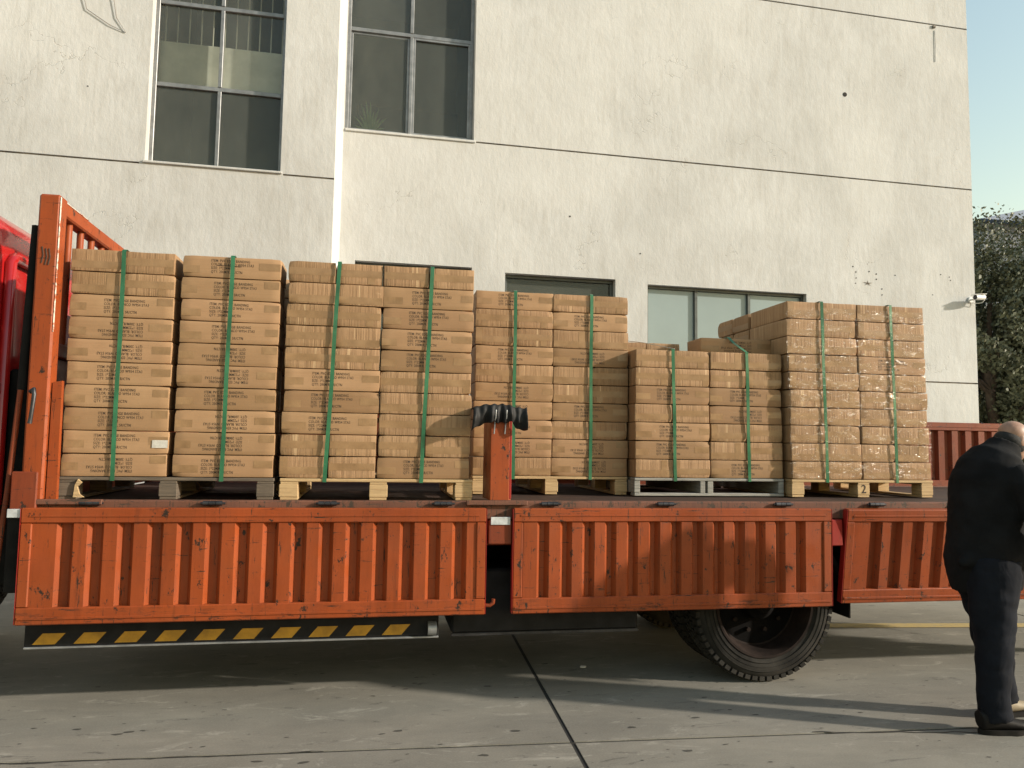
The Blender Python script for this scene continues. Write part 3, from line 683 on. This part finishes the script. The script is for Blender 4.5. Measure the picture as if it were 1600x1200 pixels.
MB().box(3.41, 3.425, 5.12, 5.66, .42, .98, .003).build('mud_flap', 'chassis_black', truck)

def make_wheel(x, yout, side):
    """side -1: outer face looks to the camera. Tyre, tread lugs, dished rim, hub"""
    rt, wd = .53, .27; c = (x, yout, rt); s_ = -side
    prof = [(.355, .03), (.37, .012), (.40, .004), (.44, 0), (.475, .008), (.497, .028), (.514, .045), (.517, wd-.045), (.497, wd-.028), (.475, wd-.008), (.44, wd), (.40, wd-.004), (.37, wd-.012), (.355, wd-.03), (.34, wd-.05), (.34, .05)]
    ty = MB().lathe([(r_, s_*d) for r_, d in prof], c, 64)
    for rg in (.395, .425, .455): ty.lathe([(rg-.003, s_*.006), (rg, s_*(-.002)), (rg+.003, s_*.006)], c, 64)
    nl = 58
    for k in range(nl):
        for row, (d0, d1, off) in enumerate(((.012, .075, 0), (.085, .13, .5), (.14, .185, 0), (.195, wd-.012, .5))):
            a = 2*math.pi*(k+off)/nl; h = 2*math.pi/nl*.34
            v = []
            for r_ in (.490 if row in (0, 3) else .503, .530):
                for da in (-h, h):
                    for d in (d0, d1):
                        rr_ = r_ - (.012 if (r_ > .51 and ((row == 0 and d == d0) or (row == 3 and d == d1))) else 0)
                        v.append((c[0]+rr_*math.cos(a+da), c[1]+s_*d, c[2]+rr_*math.sin(a+da)))
            ty.add(v, [(0, 1, 3, 2), (4, 6, 7, 5), (0, 4, 5, 1), (2, 3, 7, 6), (0, 2, 6, 4), (1, 5, 7, 3)])
    wh = ty.build('wheel', 'rubber', truck, 32)
    MB().lathe([(r_, s_*d) for r_, d in [(.372, .022), (.365, .006), (.350, .008), (.338, .03), (.325, .10), (.31, .16), (.30, .165), (.33, .17), (.345, .10), (.352, .03)]], c, 56).build('rim', 'rim_rust', wh, 35)
    MB().lathe([(r_, s_*d) for r_, d in [(.0001, .165), (.31, .165), (.31, .18), (.0001, .18)]], c, 40).build('disc', 'hub_dark', wh, 35)
    MB().lathe([(r_, s_*d) for r_, d in [(.0001, .03), (.06, .03), (.075, .06), (.11, .08), (.125, .163), (.0001, .163)]], c, 24).build('hub', 'hub_dark', wh, 35)
    for k in range(10):
        a = 2*math.pi*k/10; MB().tube([(c[0]+.205*math.cos(a), c[1]+s_*.164, c[2]+.205*math.sin(a)), (c[0]+.205*math.cos(a), c[1]+s_*.13, c[2]+.205*math.sin(a))], .016, 6).build('wheel_nut', 'rim_rust', wh)
    return wh
make_wheel(2.755, 5.095, -1); make_wheel(2.755, 5.42, -1)
make_wheel(2.755, 7.26, 1); make_wheel(2.755, 6.93, 1)
make_wheel(-3.4, 5.15, -1); make_wheel(-3.4, 7.2, 1)

# black rubber sheet over the stake post
sh = MB(); nu, nv = 57, 25; rnd = random.Random(5); v = []
for i in range(nu):
    s_ = -1+2*i/(nu-1)
    for j in range(nv):
        t_ = j/(nv-1)                       # 0 back edge, 1 front hem
        x = .842+s_*.205
        x = .826+s_*.165
        wing = max(0, abs(s_)-.5)/.5
        top = 1.872 + .010*math.cos(s_*2.2) - .004*wing**2 + .005*math.sin(s_*7) + .004*math.sin(s_*19)
        y0, y1 = 5.15, 4.962
        if t_ < .42: y = y0+(y1-y0)*t_/.42; z = top-.012*(1-t_/.42)
        else:
            q = (t_-.42)/.58; drop = .118+(.040*wing**2 if s_ < 0 else .026*min(1, wing*3))+.007*math.sin(s_*8+.7)
            y = y1-.014*math.sin(q*math.pi)-.018*wing*math.sin(q*2.2) + (.016*math.sin(s_*9+1)+.011*math.sin(s_*23+.5))*(.25+.75*q); z = top-drop*q
        x += s_*.012*wing - (.028*max(0, t_-.5)*wing if s_ < 0 else 0)
        nz = noise.noise(Vector((x*14, y*14, z*14)))
        v.append((x+.006*nz, y+.008*noise.noise(Vector((x*20, z*20, 3.3))), z+.010*nz))
f = [(i*nv+j, (i+1)*nv+j, (i+1)*nv+j+1, i*nv+j+1) for i in range(nu-1) for j in range(nv-1)]
sh.add(v, f)
cap = tag(sh.build('rubber_sheet', 'black_sheet', None, 180), 'black rubber sheet draped over the top of the orange stake post', 'rubber sheet')
md = cap.modifiers.new('thick', 'SOLIDIFY'); md.thickness = .004
for x in (.797, .868):
    MB().tube([(x, 4.948, 1.845), (x-.002, 4.941, 1.80), (x-.003, 4.968, 1.765), (x-.006, 4.978, 1.69)], .0045, 6).build('tie_cord', 'dull_steel', cap, 60)

# ------------------------------------------------------------------ pallets
CL, CW, CH = .596, .2945, .1350; LAY = .1392; CZ = 1.392
STK = {1: 'stack beside headboard', 2: 'stack left of stake post', 3: 'stack behind stake post', 4: 'lowest stack', 5: 'rightmost stack'}
def pallet(x0, x1, y0, dep, wood_, label, blockw=.11, style='block'):
    z0 = DZ+.004; zt = CZ-.004
    p = empty('pallet', ((x0+x1)/2, y0+dep/2, z0), label, 'pallet', 'pallets under the cartons')
    rnd = random.Random(int(x0*100))
    xs = [x0, (x0+x1)/2-blockw/2, x1-blockw]
    n = 6; bw = .11
    for k in range(n):
        y = y0+k*(dep-bw)/(n-1); MB().box(x0, x1, y, y+bw, zt-.020, zt, .003).build('deck_board', wood_, p)
    if style == 'frame':
        for xa in xs: MB().box(xa, xa+.045, y0+.004, y0+dep-.004, z0+.022, zt-.021, .003).build('stringer', wood_, p)
        for y in (y0, y0+dep-.1): MB().box(x0, x1, y, y+.09, z0, z0+.021, .003).build('bottom_board', wood_, p)
        MB().box(xs[1]-.06, xs[1]-.02, y0+.003, y0+dep-.004, z0+.022, zt-.021, .003).build('stringer', wood_, p)
        return p
    for xa in xs:
        MB().box(xa+.004, xa+blockw-.004, y0+.003, y0+dep-.003, zt-.036, zt-.0205, .002).build('bearer', wood_, p)
        for y in (y0+.002, y0+dep/2-.06, y0+dep-.122):
            e = rnd.uniform(-.004, .004); MB().box(xa+e, xa+blockw+e, y, y+.12, z0+.018, zt-.0365, .003).build('block', wood_, p)
        MB().box(xa+.004, xa+blockw-.004, y0+.006, y0+dep-.006, z0, z0+.0175, .002).build('bottom_board', wood_, p)
    return p
PAL = {1: (-1.83, -.585, 5.062, 'wood_old', 'dark weathered wooden pallet under the stack beside the headboard', .105, 'block'),
       2: (-.55, .668, 5.058, 'wood_new', 'pale wooden pallet left of the stake post', .115, 'block'),
       3: (.75, 1.945, 5.70, 'wood_new', 'pale wooden pallet set back behind the stake post', .10, 'block'),
       4: (1.955, 3.17, 5.565, 'wood_grey', 'grey wooden frame pallet under the lowest stack', .045, 'frame'),
       5: (3.20, 4.425, 5.50, 'wood_new', 'pale wooden pallet with the number 2 on its middle block', .105, 'block')}
pobj = {}
for k, (x0, x1, y0, wd_, lb, bw_, sty) in PAL.items(): pobj[k] = pallet(x0, x1, y0, 1.2, wd_, lb, bw_, sty)
vs_, fs_ = text_mesh('stencil', ['2'], .042, .05, .065, 'ink')
MB().add([(p[0]+3.79, 5.4995, p[2]+1.352) for p in vs_], fs_).build('stencil_number', 'ink', pobj[5], recalc=False)
# splintered chip of the first pallet's corner block
MB().prism([(-1.735, 1.268), (-1.675, 1.268), (-1.70, 1.285), (-1.715, 1.33), (-1.69, 1.355), (-1.712, 1.375), (-1.728, 1.34)], 'y', 5.045, 5.06).build('splinter', 'wood_new', pobj[1])
# thin boards laid over pallets where the photo shows a pale sheet under the cartons

# ------------------------------------------------------------------ cartons
def carton_variant(L, W, H, seed, crush):
    """returns carton mesh data, front-face function; origin at front-bottom-centre, front looks to -y"""
    rnd = random.Random(seed); r_ = .003
    def axis(h, n): return [-h, -h+r_] + [(-h+r_)+(2*h-2*r_)*k/n for k in range(1, n)] + [h-r_, h]
    ax, ay, az = axis(L/2, 10 if L > .4 else 6), axis(W/2, 4), axis(H/2, 5)
    bul = rnd.uniform(-.002, .0025); sag = rnd.uniform(0, .0022); sd = Vector((seed*3.7, seed*1.3, 0))
    cr = {(sx, sz): (rnd.uniform(.002, .010) if rnd.random() < crush*.7 else .0005) for sx in (-1, 1) for sz in (-1, 1)}
    def fy(x, z):
        d = -bul*math.cos(math.pi*x/L)*math.cos(math.pi*z/H) + .0022*noise.noise(Vector((x*9, z*14, 0))+sd)
        for (sx, sz), a in cr.items():
            d += a*math.exp(-(((x-sx*L/2)/.03)**2+((z-sz*H/2)/.022)**2))
        return d
    def pos(x, y, z):
        p = Vector((x, y, z)); q = Vector((max(-L/2+r_, min(L/2-r_, x)), max(-W/2+r_, min(W/2-r_, y)), max(-H/2+r_, min(H/2-r_, z))))
        d = p-q
        if d.length > 1e-9: p = q+d.normalized()*r_
        wf = max(0, min(1, (.02-(y+W/2))/.02))
        p.y += fy(x, z)*wf
        p.z += -sag*max(0, math.cos(math.pi*x/L))*(1 if z > H/2-.02 else 0) + .0012*noise.noise(Vector((x*8, y*8, z*5))+sd)
        for (sx, sz), a in cr.items():
            g_ = math.exp(-(((x-sx*L/2)/.025)**2+((z-sz*H/2)/.018)**2))*wf; p.x -= sx*a*.6*g_; p.z -= sz*a*.5*g_
        if abs(abs(x)-L/2) < .006: p.x += .0025*noise.noise(Vector((y*9, z*12, 7))+sd)*(1 if x > 0 else -1)
        return p
    ids = {}; v = []; f = []
    def vid(i, j, k):
        if (i, j, k) not in ids: ids[(i, j, k)] = len(v); p = pos(ax[i], ay[j], az[k]); v.append((p.x, p.y+W/2, p.z+H/2))
        return ids[(i, j, k)]
    nx, ny, nz = len(ax)-1, len(ay)-1, len(az)-1
    for i in range(nx):
        for k in range(nz):
            f.append((vid(i, 0, k), vid(i+1, 0, k), vid(i+1, 0, k+1), vid(i, 0, k+1))); f.append((vid(i, ny, k), vid(i, ny, k+1), vid(i+1, ny, k+1), vid(i+1, ny, k)))
        for j in range(ny):
            f.append((vid(i, j, 0), vid(i, j+1, 0), vid(i+1, j+1, 0), vid(i+1, j, 0))); f.append((vid(i, j, nz), vid(i+1, j, nz), vid(i+1, j+1, nz), vid(i, j+1, nz)))
    for j in range(ny):
        for k in range(nz):
            f.append((vid(0, j, k), vid(0, j, k+1), vid(0, j+1, k+1), vid(0, j+1, k))); f.append((vid(nx, j, k), vid(nx, j+1, k), vid(nx, j+1, k+1), vid(nx, j, k+1)))
    return v, f, fy
def tape_patch(x0, x1, z0, z1, fy, H, off=.0009):
    b = MB(); n1 = max(2, int((x1-x0)/.025)); n2 = 4; v = []
    for i in range(n1+1):
        for k in range(n2+1):
            x = x0+(x1-x0)*i/n1; z = z0+(z1-z0)*k/n2; v.append((x, fy(x, z)-off, z+H/2))
    return b.add(v, [(i*(n2+1)+k, (i+1)*(n2+1)+k, (i+1)*(n2+1)+k+1, i*(n2+1)+k+1) for i in range(n1) for k in range(n2)])
LINES = ['ITEM: PVC EDGE BANDING', 'COLOR: BLANCO W954 STA3', 'SIZE: 1*22MM', 'QTY: 200M/R, 5R/CTN']
TV, TF = text_mesh('print', LINES, .258, .0235, .0165, 'ink')
longs, ends = [], []
for s_ in range(7):
    v, f, fy = carton_variant(CL, CW, CH, 20+s_, .45)
    rnd = random.Random(300+s_)
    me = MB().add(v, f).mesh('carton_long', 'carton_print', smooth=38)
    tp = []; hx = CL/2-.004
    a = rnd.uniform(.09, .15); zt_ = rnd.uniform(-.052, -.03); t1 = tape_patch(-hx, -hx+a, zt_, zt_+.046, fy, CH); tp.append(t1.mesh('tape', 'parcel_tape', smooth=180))
    a = rnd.uniform(.08, .14); zt_ = rnd.uniform(-.03, .012); t1 = tape_patch(hx-a, hx, zt_, zt_+.046, fy, CH); tp.append(t1.mesh('tape', 'parcel_tape', smooth=180))
    tme = tp
    tx0 = -CL/2+CL*rnd.uniform(.27, .33); tz0 = .112-CH/2+rnd.uniform(-.004, .008)
    tt = []
    for flip in (1, -1):
        w_ = []
        for p in TV:
            x = (tx0+p[0])*flip; z = (tz0+p[2])*flip; w_.append((x, fy(x, z)-.0006, z+CH/2))
        tt.append(MB().add(w_, TF).mesh('print', 'ink', recalc=False))
    longs.append((me, tme, tt))
for s_ in range(10):
    v, f, fy = carton_variant(CW, CL, CH, 60+s_, .6)
    rnd = random.Random(400+s_); me = MB().add(v, f).mesh('carton_end', 'carton_plain', smooth=38); tp = []; hx = CW/2-.004
    z0 = rnd.choice((-.058, -.05, -.045, -.02)); t1 = tape_patch(-hx, hx, z0, z0+.046, fy, CH); tp.append(t1.mesh('tape', 'parcel_tape', smooth=180))
    if rnd.random() < .6:
        x = rnd.choice((-hx, hx-.05, -hx+.04, hx-.09)); t1 = tape_patch(x, x+.048, -CH/2+.006, z0-.001 if z0 > -.03 else CH/2-.006, fy, CH, .0013); tp.append(t1.mesh('tape', 'parcel_tape', smooth=180))
    ends.append((me, tp))
ORD = ['top', 'second', 'third', 'fourth', 'fifth', 'sixth', 'seventh', 'eighth', 'ninth', 'tenth']
SIDE = {0: 'left', 1: 'right'}
rc = random.Random(99); GRP = 'brown cartons stacked on the pallets'
def carton_long(x, y, z, flip, label, rot=0.0):
    me, tme, tt = longs[rc.randrange(len(longs))]
    o = link('carton', me, None, (x, y, z)); o.rotation_euler = (rc.uniform(-.004, .004), rc.uniform(-.004, .004), rot+rc.uniform(-.008, .008))
    tag(o, label, 'carton', GRP); [child('tape', q_, o) for q_ in tme]; child('print', tt[flip], o); return o
def carton_end(x, y, z, label, rot=0.0):
    me, tme = ends[rc.randrange(len(ends))]
    o = link('carton', me, None, (x, y, z)); o.rotation_euler = (rc.uniform(-.004, .004), rc.uniform(-.005, .005), rot+rc.uniform(-.010, .010))
    tag(o, label, 'carton', GRP); [child('tape', q_, o) for q_ in tme]; return o
COLS = {1: [(-1.818, 'BBTUUTTTTU'), (-1.190, 'TTTTUUTUUT')], 2: [(-.554, 'BBBBBTTTBB'), (.052, 'BTTTTBBBBT')],
        3: [(.755, 'TBBTBUUTUB'), (1.352, 'BTBUBBTBUU')], 4: [(1.965, 'BBTBTTB'), (2.568, 'BBTUBBT')], 5: [(3.212, 'B'*10), (3.818, 'BBBTBBBBBB')]}
LEAN = {1: (-.012, .0), 2: (.01, .006), 3: (0, .0), 4: (-.004, 0), 5: (-.035, -.035)}
top_print = None
for sidx, cols in COLS.items():
    y0 = PAL[sidx][2]
    for ci, (cx, rows) in enumerate(cols):
        n = len(rows); drift = 0
        for ri, ch in enumerate(rows):
            lvl = n-1-ri; z = CZ+lvl*LAY; drift = rc.uniform(-.006, .006)
            x = cx+drift+LEAN[sidx][ci]*(lvl/9.0); y = y0+.007+rc.uniform(-.001, .006)
            nm = 'top row' if ri == 0 else ORD[ri]+' row down'
            if ri == n-1: nm = 'bottom row'
            where = f'{nm}, {SIDE[ci]} column of {STK[sidx]}'
            if ch in 'TU':
                o = carton_long(x+CL/2, y, z, 0 if ch == 'T' else 1, ('brown carton printed upright, ' if ch == 'T' else 'brown carton printed upside down, ')+where)
                if sidx == 1 and ci == 1 and ri == 0: top_print = o
                if sidx == 1 and ci == 0 and ri == 8: film_on = o
            else:
                for h in (0, 1): carton_end(x+CW/2+h*(CW+.006), y+rc.uniform(-.003, .004), z, f'plain carton {SIDE[h]} of strap, {where}')
child('pen_strike', MB().add([(-.09, -.004, .0795), (.055, -.004, .0765), (.055, -.004, .0725), (-.09, -.004, .0755)], [(0, 1, 2, 3)]).mesh('pen_strike', 'ink', recalc=False), top_print)
b = MB(); v = [(.205+.09*i/6, -.0045-.002*noise.noise(Vector((i*1.7, k*2.1, 0))), .036+.048*k/4) for i in range(7) for k in range(5)]
b.add(v, [(i*5+k, (i+1)*5+k, (i+1)*5+k+1, i*5+k+1) for i in range(6) for k in range(4)]); child('clear_tape', b.mesh('clear_tape', 'white_film', smooth=180), film_on)
# rows behind: one long carton set back on the lowest stack, the stack behind it, the far half of the rightmost stack
carton_long(2.585+CL/2, 5.775, CZ+7*LAY, 1, 'lone brown carton printed upside down, set back on top of the lowest stack', R(-1.5))
for lv in range(10):
    carton_long(-1.186+CL/2, 5.675, CZ+lv*LAY, lv % 2, f"carton in the dark gap behind the second column from the headboard, {'top row' if lv == 9 else ORD[9-lv]+' row down'}")
for lv in range(8):
    for h in (0, 1):
        nm = 'top row' if lv == 7 else ORD[7-lv]+' row down'
        carton_end(1.985+CW/2+h*(CW+.003), 6.205, CZ+lv*LAY, f'plain carton on the {SIDE[h]}, {nm}, low stack behind left strap')
for lv in range(10):
    for h in (0, 1):
        nm = 'top row' if lv == 9 else ORD[9-lv]+' row down'
        # long side looks left along the rightmost stack
        carton_end(3.235+CL/2 if False else 3.212+LEAN[5][0]*lv/9+CL/2, 6.135+h*(CW+.004)+CW/2, CZ+lv*LAY, f"{('nearer', 'farther')[h]} carton facing left, {nm}, back of rightmost stack").rotation_euler = (0, 0, R(-90))
for o in list(COL.objects):
    if o.name.startswith('carton') and abs(o.rotation_euler.z+R(90)) < 1e-4: o.location.x -= CL/2

# ------------------------------------------------------------------ straps
def strap(x0, x1, y, ztop, label, over=None):
    """flat band from under the pallet deck up the front face and over the top"""
    w = .0125; th = .0011; b = MB(); path = []
    z0 = CZ-.026; n = 26
    for k in range(n+1):
        t_ = k/n; z = z0+(ztop-.012-z0)*t_
        path.append((x0+(x1-x0)*t_+.0015*math.sin(t_*9+x0*7), y-.0045-.001*math.sin(t_*21+x0), z))
    path += [(x1, y-.004, ztop-.001), (x1, y+.010, ztop+.004)]
    path += over if over else [(x1, y+.3, ztop+.004), (x1, y+.585, ztop+.004), (x1, y+.605, ztop-.01), (x1, y+.606, ztop-.25)]
    v = []
    for i, p in enumerate(path):
        p = Vector(p); t_ = (Vector(path[min(i+1, len(path)-1)])-Vector(path[max(i-1, 0)])).normalized()
        sx = Vector((1, .10*math.sin(i*.5+x0*5), 0)); sx = (sx-t_*sx.dot(t_)).normalized(); nn_ = t_.cross(sx)
        for a, c_ in ((-1, -1), (1, -1), (1, 1), (-1, 1)): v.append(p+sx*w*a+nn_*th*c_)
    f = [(i*4+k, i*4+(k+1) % 4, (i+1)*4+(k+1) % 4, (i+1)*4+k) for i in range(len(path)-1) for k in range(4)] + [(3, 2, 1, 0), tuple(range(len(v)-4, len(v)))]
    return tag(b.add(v, f).build('strap', 'strap_green', None), label, 'strap', 'green straps round the carton stacks')
for sidx, cols in COLS.items():
    for ci, (cx, rows) in enumerate(cols):
        ztop = CZ+len(rows)*LAY+.001; xm = cx+CL/2; y = PAL[sidx][2]
        sl_ = {1: (-.008, .004), 2: (-.02, .018), 3: (.0, .0), 4: (.015, .0), 5: (-.01, -.005)}[sidx]
        over = None
        if sidx == 4 and ci == 1:
            zt2 = CZ+8*LAY+.004; over = [(xm-.03, y+.15, ztop+.09), (xm-.05, 5.762, zt2-.005), (xm-.05, 5.775, zt2+.004), (xm-.05, 6.07, zt2+.004), (xm-.05, 6.08, zt2-.1)]
        strap(xm+sl_[0], xm+sl_[1]+LEAN[sidx][ci], y, ztop, f'green strap down the {SIDE[ci]} column of the {STK[sidx]}', over)
tag(MB().tube([(2.27, 5.56, CZ+7*LAY+.006), (2.15, 5.9, CZ+7*LAY+.09), (2.06, 6.2, CZ+8*LAY+.008)], .003, 5).build('string', 'white_film', None), 'thin white string running back over the lowest stack', 'string')

m = N('stretch_film'); t = m.t
tr = m.n('ShaderNodeBsdfTransparent'); gl = m.n('ShaderNodeBsdfGlossy'); gl.inputs['Roughness'].default_value = .16
bp = m.n('ShaderNodeBump'); bp.inputs['Strength'].default_value = 1.0; bp.inputs['Distance'].default_value = .02
wv = m.noise(9, 5, .6, m.coord(scale=(1, 1, 3.2)), 1.6); m.l(wv, bp.inputs['Height']); m.l(bp.outputs[0], gl.inputs['Normal'])
mx = m.n('ShaderNodeMixShader'); m.l(m.math('ADD', m.math('MULTIPLY', m.ramp(m.noise(11, 4, .6, m.coord(scale=(1, 1, 3.0)), 2.2), .57, .63), .16), .004), mx.inputs[0]); m.l(tr.outputs[0], mx.inputs[1]); m.l(gl.outputs[0], mx.inputs[2])
m.l(mx.outputs[0], t.nodes['Material Output'].inputs[0]); MAT['stretch_film'] = m.m
fb_ = MB(); nx_, nz_ = 36, 40; v = []
for i in range(nx_+1):
    for k in range(nz_+1):
        z = CZ+.01+1.33*k/nz_; ln_ = -.035*(z-CZ)/1.25; x = 3.19+ln_+1.235*i/nx_
        v.append((x, 5.490-.004*abs(noise.noise(Vector((x*9, 0, z*16)))), z))
fb_.add(v, [(i*(nz_+1)+k, (i+1)*(nz_+1)+k, (i+1)*(nz_+1)+k+1, i*(nz_+1)+k+1) for i in range(nx_) for k in range(nz_)])
tag(fb_.build('stretch_film', 'stretch_film', None, 180, False), 'clear wrinkled stretch film over the front of the rightmost stack', 'stretch film')

# ------------------------------------------------------------------ the man
def fused(b, name, mat, parent, vox, it=6, off=(0, 0, 0)):
    me = b.mesh(name, None); ob = bpy.data.objects.new(name, me); COL.objects.link(ob)
    r_ = ob.modifiers.new('r', 'REMESH'); r_.mode = 'VOXEL'; r_.voxel_size = vox
    s_ = ob.modifiers.new('s', 'SMOOTH'); s_.iterations = it; s_.factor = .5
    me2 = bpy.data.meshes.new_from_object(ob.evaluated_get(bpy.context.evaluated_depsgraph_get()))
    bpy.data.objects.remove(ob); me2.materials.clear(); me2.materials.append(MAT[mat]); shade(me2, 180); me2.name = name
    return me2
MX, MY = 3.70, 4.17
man = empty('person', (MX, MY, 0), 'bald man in black jacket and dark trousers seen from behind, looking down', 'person')
def mpart(b, name, mat, vox, it=5, wr=0.0, seed=0):
    me = fused(b, name, mat, man, vox, it)
    if wr:
        for v_ in me.vertices:
            c_ = v_.co; q = noise.noise(Vector((c_.x*7, c_.y*7, c_.z*11+seed)))+.5*noise.noise(Vector((c_.x*16, c_.y*16, c_.z*24+seed)))
            v_.co = c_+v_.normal*wr*q
    return child(name, me, man)
# skin body: head, neck, trunk core, arms with hands, legs core - one surface
HR = Matrix.Rotation(R(32), 3, 'Y')
hc = Vector((.245, .02, 1.695))
b = MB()
b.ellipsoid(hc, (.098, .077, .118), HR); b.ellipsoid(hc+HR @ Vector((-.015, 0, .028)), (.100, .079, .088), HR)
b.ellipsoid(hc+HR @ Vector((.045, 0, -.065)), (.055, .056, .055), HR)                     # jaw
b.tube([hc+HR @ Vector((.085, 0, .012)), hc+HR @ Vector((.118, 0, -.022)), hc+HR @ Vector((.092, 0, -.032))], [.010, .014, .008], 8)   # nose
b.ellipsoid(hc+HR @ Vector((.083, 0, -.062)), (.018, .026, .011), HR, 12, 8)              # mouth
b.ellipsoid(hc+HR @ Vector((.085, 0, .022)), (.016, .055, .010), HR, 12, 8)               # brow
for s_ in (-1, 1): b.ellipsoid(hc+HR @ Vector((-.005, s_*.079, -.012)), (.022, .009, .034), HR, 12, 8)   # ears
b.tube([(.10, .0, 1.50), (.14, .01, 1.58), (.20, .02, 1.655)], [.085, .068, .064], 14)
b.tube([(0.02, 0, .90), (0.0, 0, 1.15), (.02, 0, 1.35), (.08, 0, 1.52)], [(.14, .16), (.15, .17), (.16, .18), (.10, .14)], 14, flat=(1, 0, 0))
def hand(b, wr_, dr, side):
    d = Vector(dr).normalized(); upv = Vector((0, 0, 1)); sd = d.cross(upv).normalized(); n_ = sd.cross(d)
    w = Vector(wr_); b.tube([w, w+d*.05, w+d*.095], [(.034, .020), (.042, .017), (.040, .014)], 10, flat=sd)
    for k, (o_, ln_) in enumerate(((-.030, .070), (-.010, .080), (.010, .075), (.030, .058))):
        p0 = w+d*.085+sd*o_; p1 = p0+d*ln_*.45-n_*.008; p2 = p1+d*ln_*.30-n_*.024; p3 = p2+d*ln_*.12-n_*.024
        b.tube([p0, p1, p2, p3], [.0095, .009, .008, .0065], 8)
    p0 = w+d*.03-sd*.032*side; b.tube([p0, p0+d*.03-sd*.022*side-n_*.01, p0+d*.062-sd*.026*side-n_*.02], [.012, .011, .008], 8)
for s_, ex in ((-1, (.10, -.315, 1.19)), (1, (.14, .31, 1.20))):
    wr_ = (.33, s_*.20, .985)
    b.tube([(.07, s_*.21, 1.50), ex, wr_], [.052, .042, .030], 10); hand(b, wr_, (.24, -s_*.10, -.06), s_)
for hx_, hy_, kx, ax_ in ((-.05, -.11, -.05, -.10), (.04, .09, .115, .195)):
    b.tube([(hx_, hy_, .92), (kx, hy_*1.1, .50), (ax_, hy_*1.25, .07)], [.085, .06, .042], 10)
mpart(b, 'body', 'skin', .008, 3)
b = MB(); b.ellipsoid(hc+HR @ Vector((-.020, 0, -.030)), (.098, .086, .072), HR, 24, 16)
mpart(b, 'hair', 'hair', .007, 2)
# jacket
b = MB()
sec = [(.80, .0, .185, .20), (.88, -.01, .205, .21), (.97, -.012, .215, .215), (1.06, .0, .208, .215), (1.18, .01, .205, .215), (1.30, .018, .205, .22), (1.42, .03, .20, .225), (1.51, .06, .178, .215), (1.575, .10, .15, .175), (1.615, .13, .110, .122), (1.655, .155, .094, .096), (1.672, .165, .090, .092)]
b.tube([(c_, .0, z) for z, c_, rx_, ry_ in sec], [(rx_, ry_) for z, c_, rx_, ry_ in sec], 28, flat=(1, 0, 0))
b.tube([(-.17, -.08, .985), (-.265, -.10, .955)], [.06, .02], 8)          # kicked-out hem
for s_, ex in ((-1, (.10, -.315, 1.19)), (1, (.14, .31, 1.20))):
    b.tube([(.05, s_*.17, 1.50), (.07, s_*.235, 1.43), ex, (.22, s_*.255, 1.08), (.325, s_*.20, .99)], [.082, .086, .070, .060, .050], 14)
mpart(b, 'jacket', 'jacket_cloth', .011, 4, .008, 1)
b = MB()
for (hx_, hy_, kx, ax_, cz_) in ((-.05, -.105, -.065, -.095, .0), (.03, .09, .105, .18, .0)):
    b.tube([(hx_*.6, hy_*.8, .98), (hx_, hy_, .82), (kx*.9+hx_*.1, hy_*1.08, .62), (kx, hy_*1.12, .48), (ax_*.7+kx*.3, hy_*1.2, .28), (ax_, hy_*1.25, .13), (ax_+.01, hy_*1.25, .085)],
           [(.160, .15), (.145, .13), (.122, .110), (.106, .098), (.094, .088), (.090, .084), (.096, .088)], 18, flat=(1, 0, 0))
mpart(b, 'trousers', 'trouser_cloth', .012, 4, .010, 5)
def shoe(x, y, ang, mat, name):
    b = MB(); L = .31
    pr = [(-.095, .045, .11), (-.06, .048, .12), (0, .050, .10), (.07, .054, .075), (.14, .056, .056), (.19, .046, .044), (.215, .02, .030)]
    b.tube([(px, 0, h/2+.022) for px, w_, h in pr], [(w_, h/2) for px, w_, h in pr], 16, flat=(0, 1, 0))
    b.ellipsoid((.19, 0, .042), (.04, .047, .028))
    ca_, sa_ = math.cos(ang), math.sin(ang); T_ = lambda p: Vector((x+p.x*ca_-p.y*sa_, y+p.x*sa_+p.y*ca_, p.z))
    up_ = mpart(b.xf(T_), name, mat, .007, 3)
    so_ = MB(); out = []
    for k in range(28):
        a = 2*math.pi*k/28; c_ = math.cos(a); px = .056+.160*c_; w_ = .052 + (.008 if c_ > 0 else -.004); out.append((px, w_*math.sin(a)*(1-.15*max(0, c_)**3)))
    so_.prism(out, 'z', .0, .028).xf(T_); child('sole', so_.mesh('sole', 'sole', smooth=40), up_)
shoe(-.095, -.135, R(-4), 'shoe_black', 'shoe'); shoe(.20, .115, R(12), 'shoe_tan', 'shoe')

tag(MB().prism([(1.56, 5.62), (1.60, 5.61), (1.615, 5.645), (1.575, 5.655)], 'z', .001, .006).build('paper_scrap', 'white_film', None), 'small pale paper scrap on the concrete under the truck', 'litter')

rt_ = random.Random(21); sp_ = MB()
for _ in range(260):
    y = 2.6+3.2*rt_.random()**.8; x = rt_.uniform(-2.8, 5.0)*(y/4.2)**.6; r_ = rt_.choice((.004, .005, .006, .008, .011, .016)); n_ = 7; a0 = rt_.uniform(-.3, .3); v = []
    for k in range(n_):
        a = 6.283*k/n_; q = r_*rt_.uniform(.6, 1.2); px, py = 1.9*q*math.cos(a), .8*q*math.sin(a); v.append((x+px*math.cos(a0)-py*math.sin(a0), y+px*math.sin(a0)+py*math.cos(a0), .002))
    sp_.add(v, [tuple(range(n_))])
so2 = sp_.build('tar_spots', 'tar', ground, recalc=False); so2['kind'] = 'stuff'
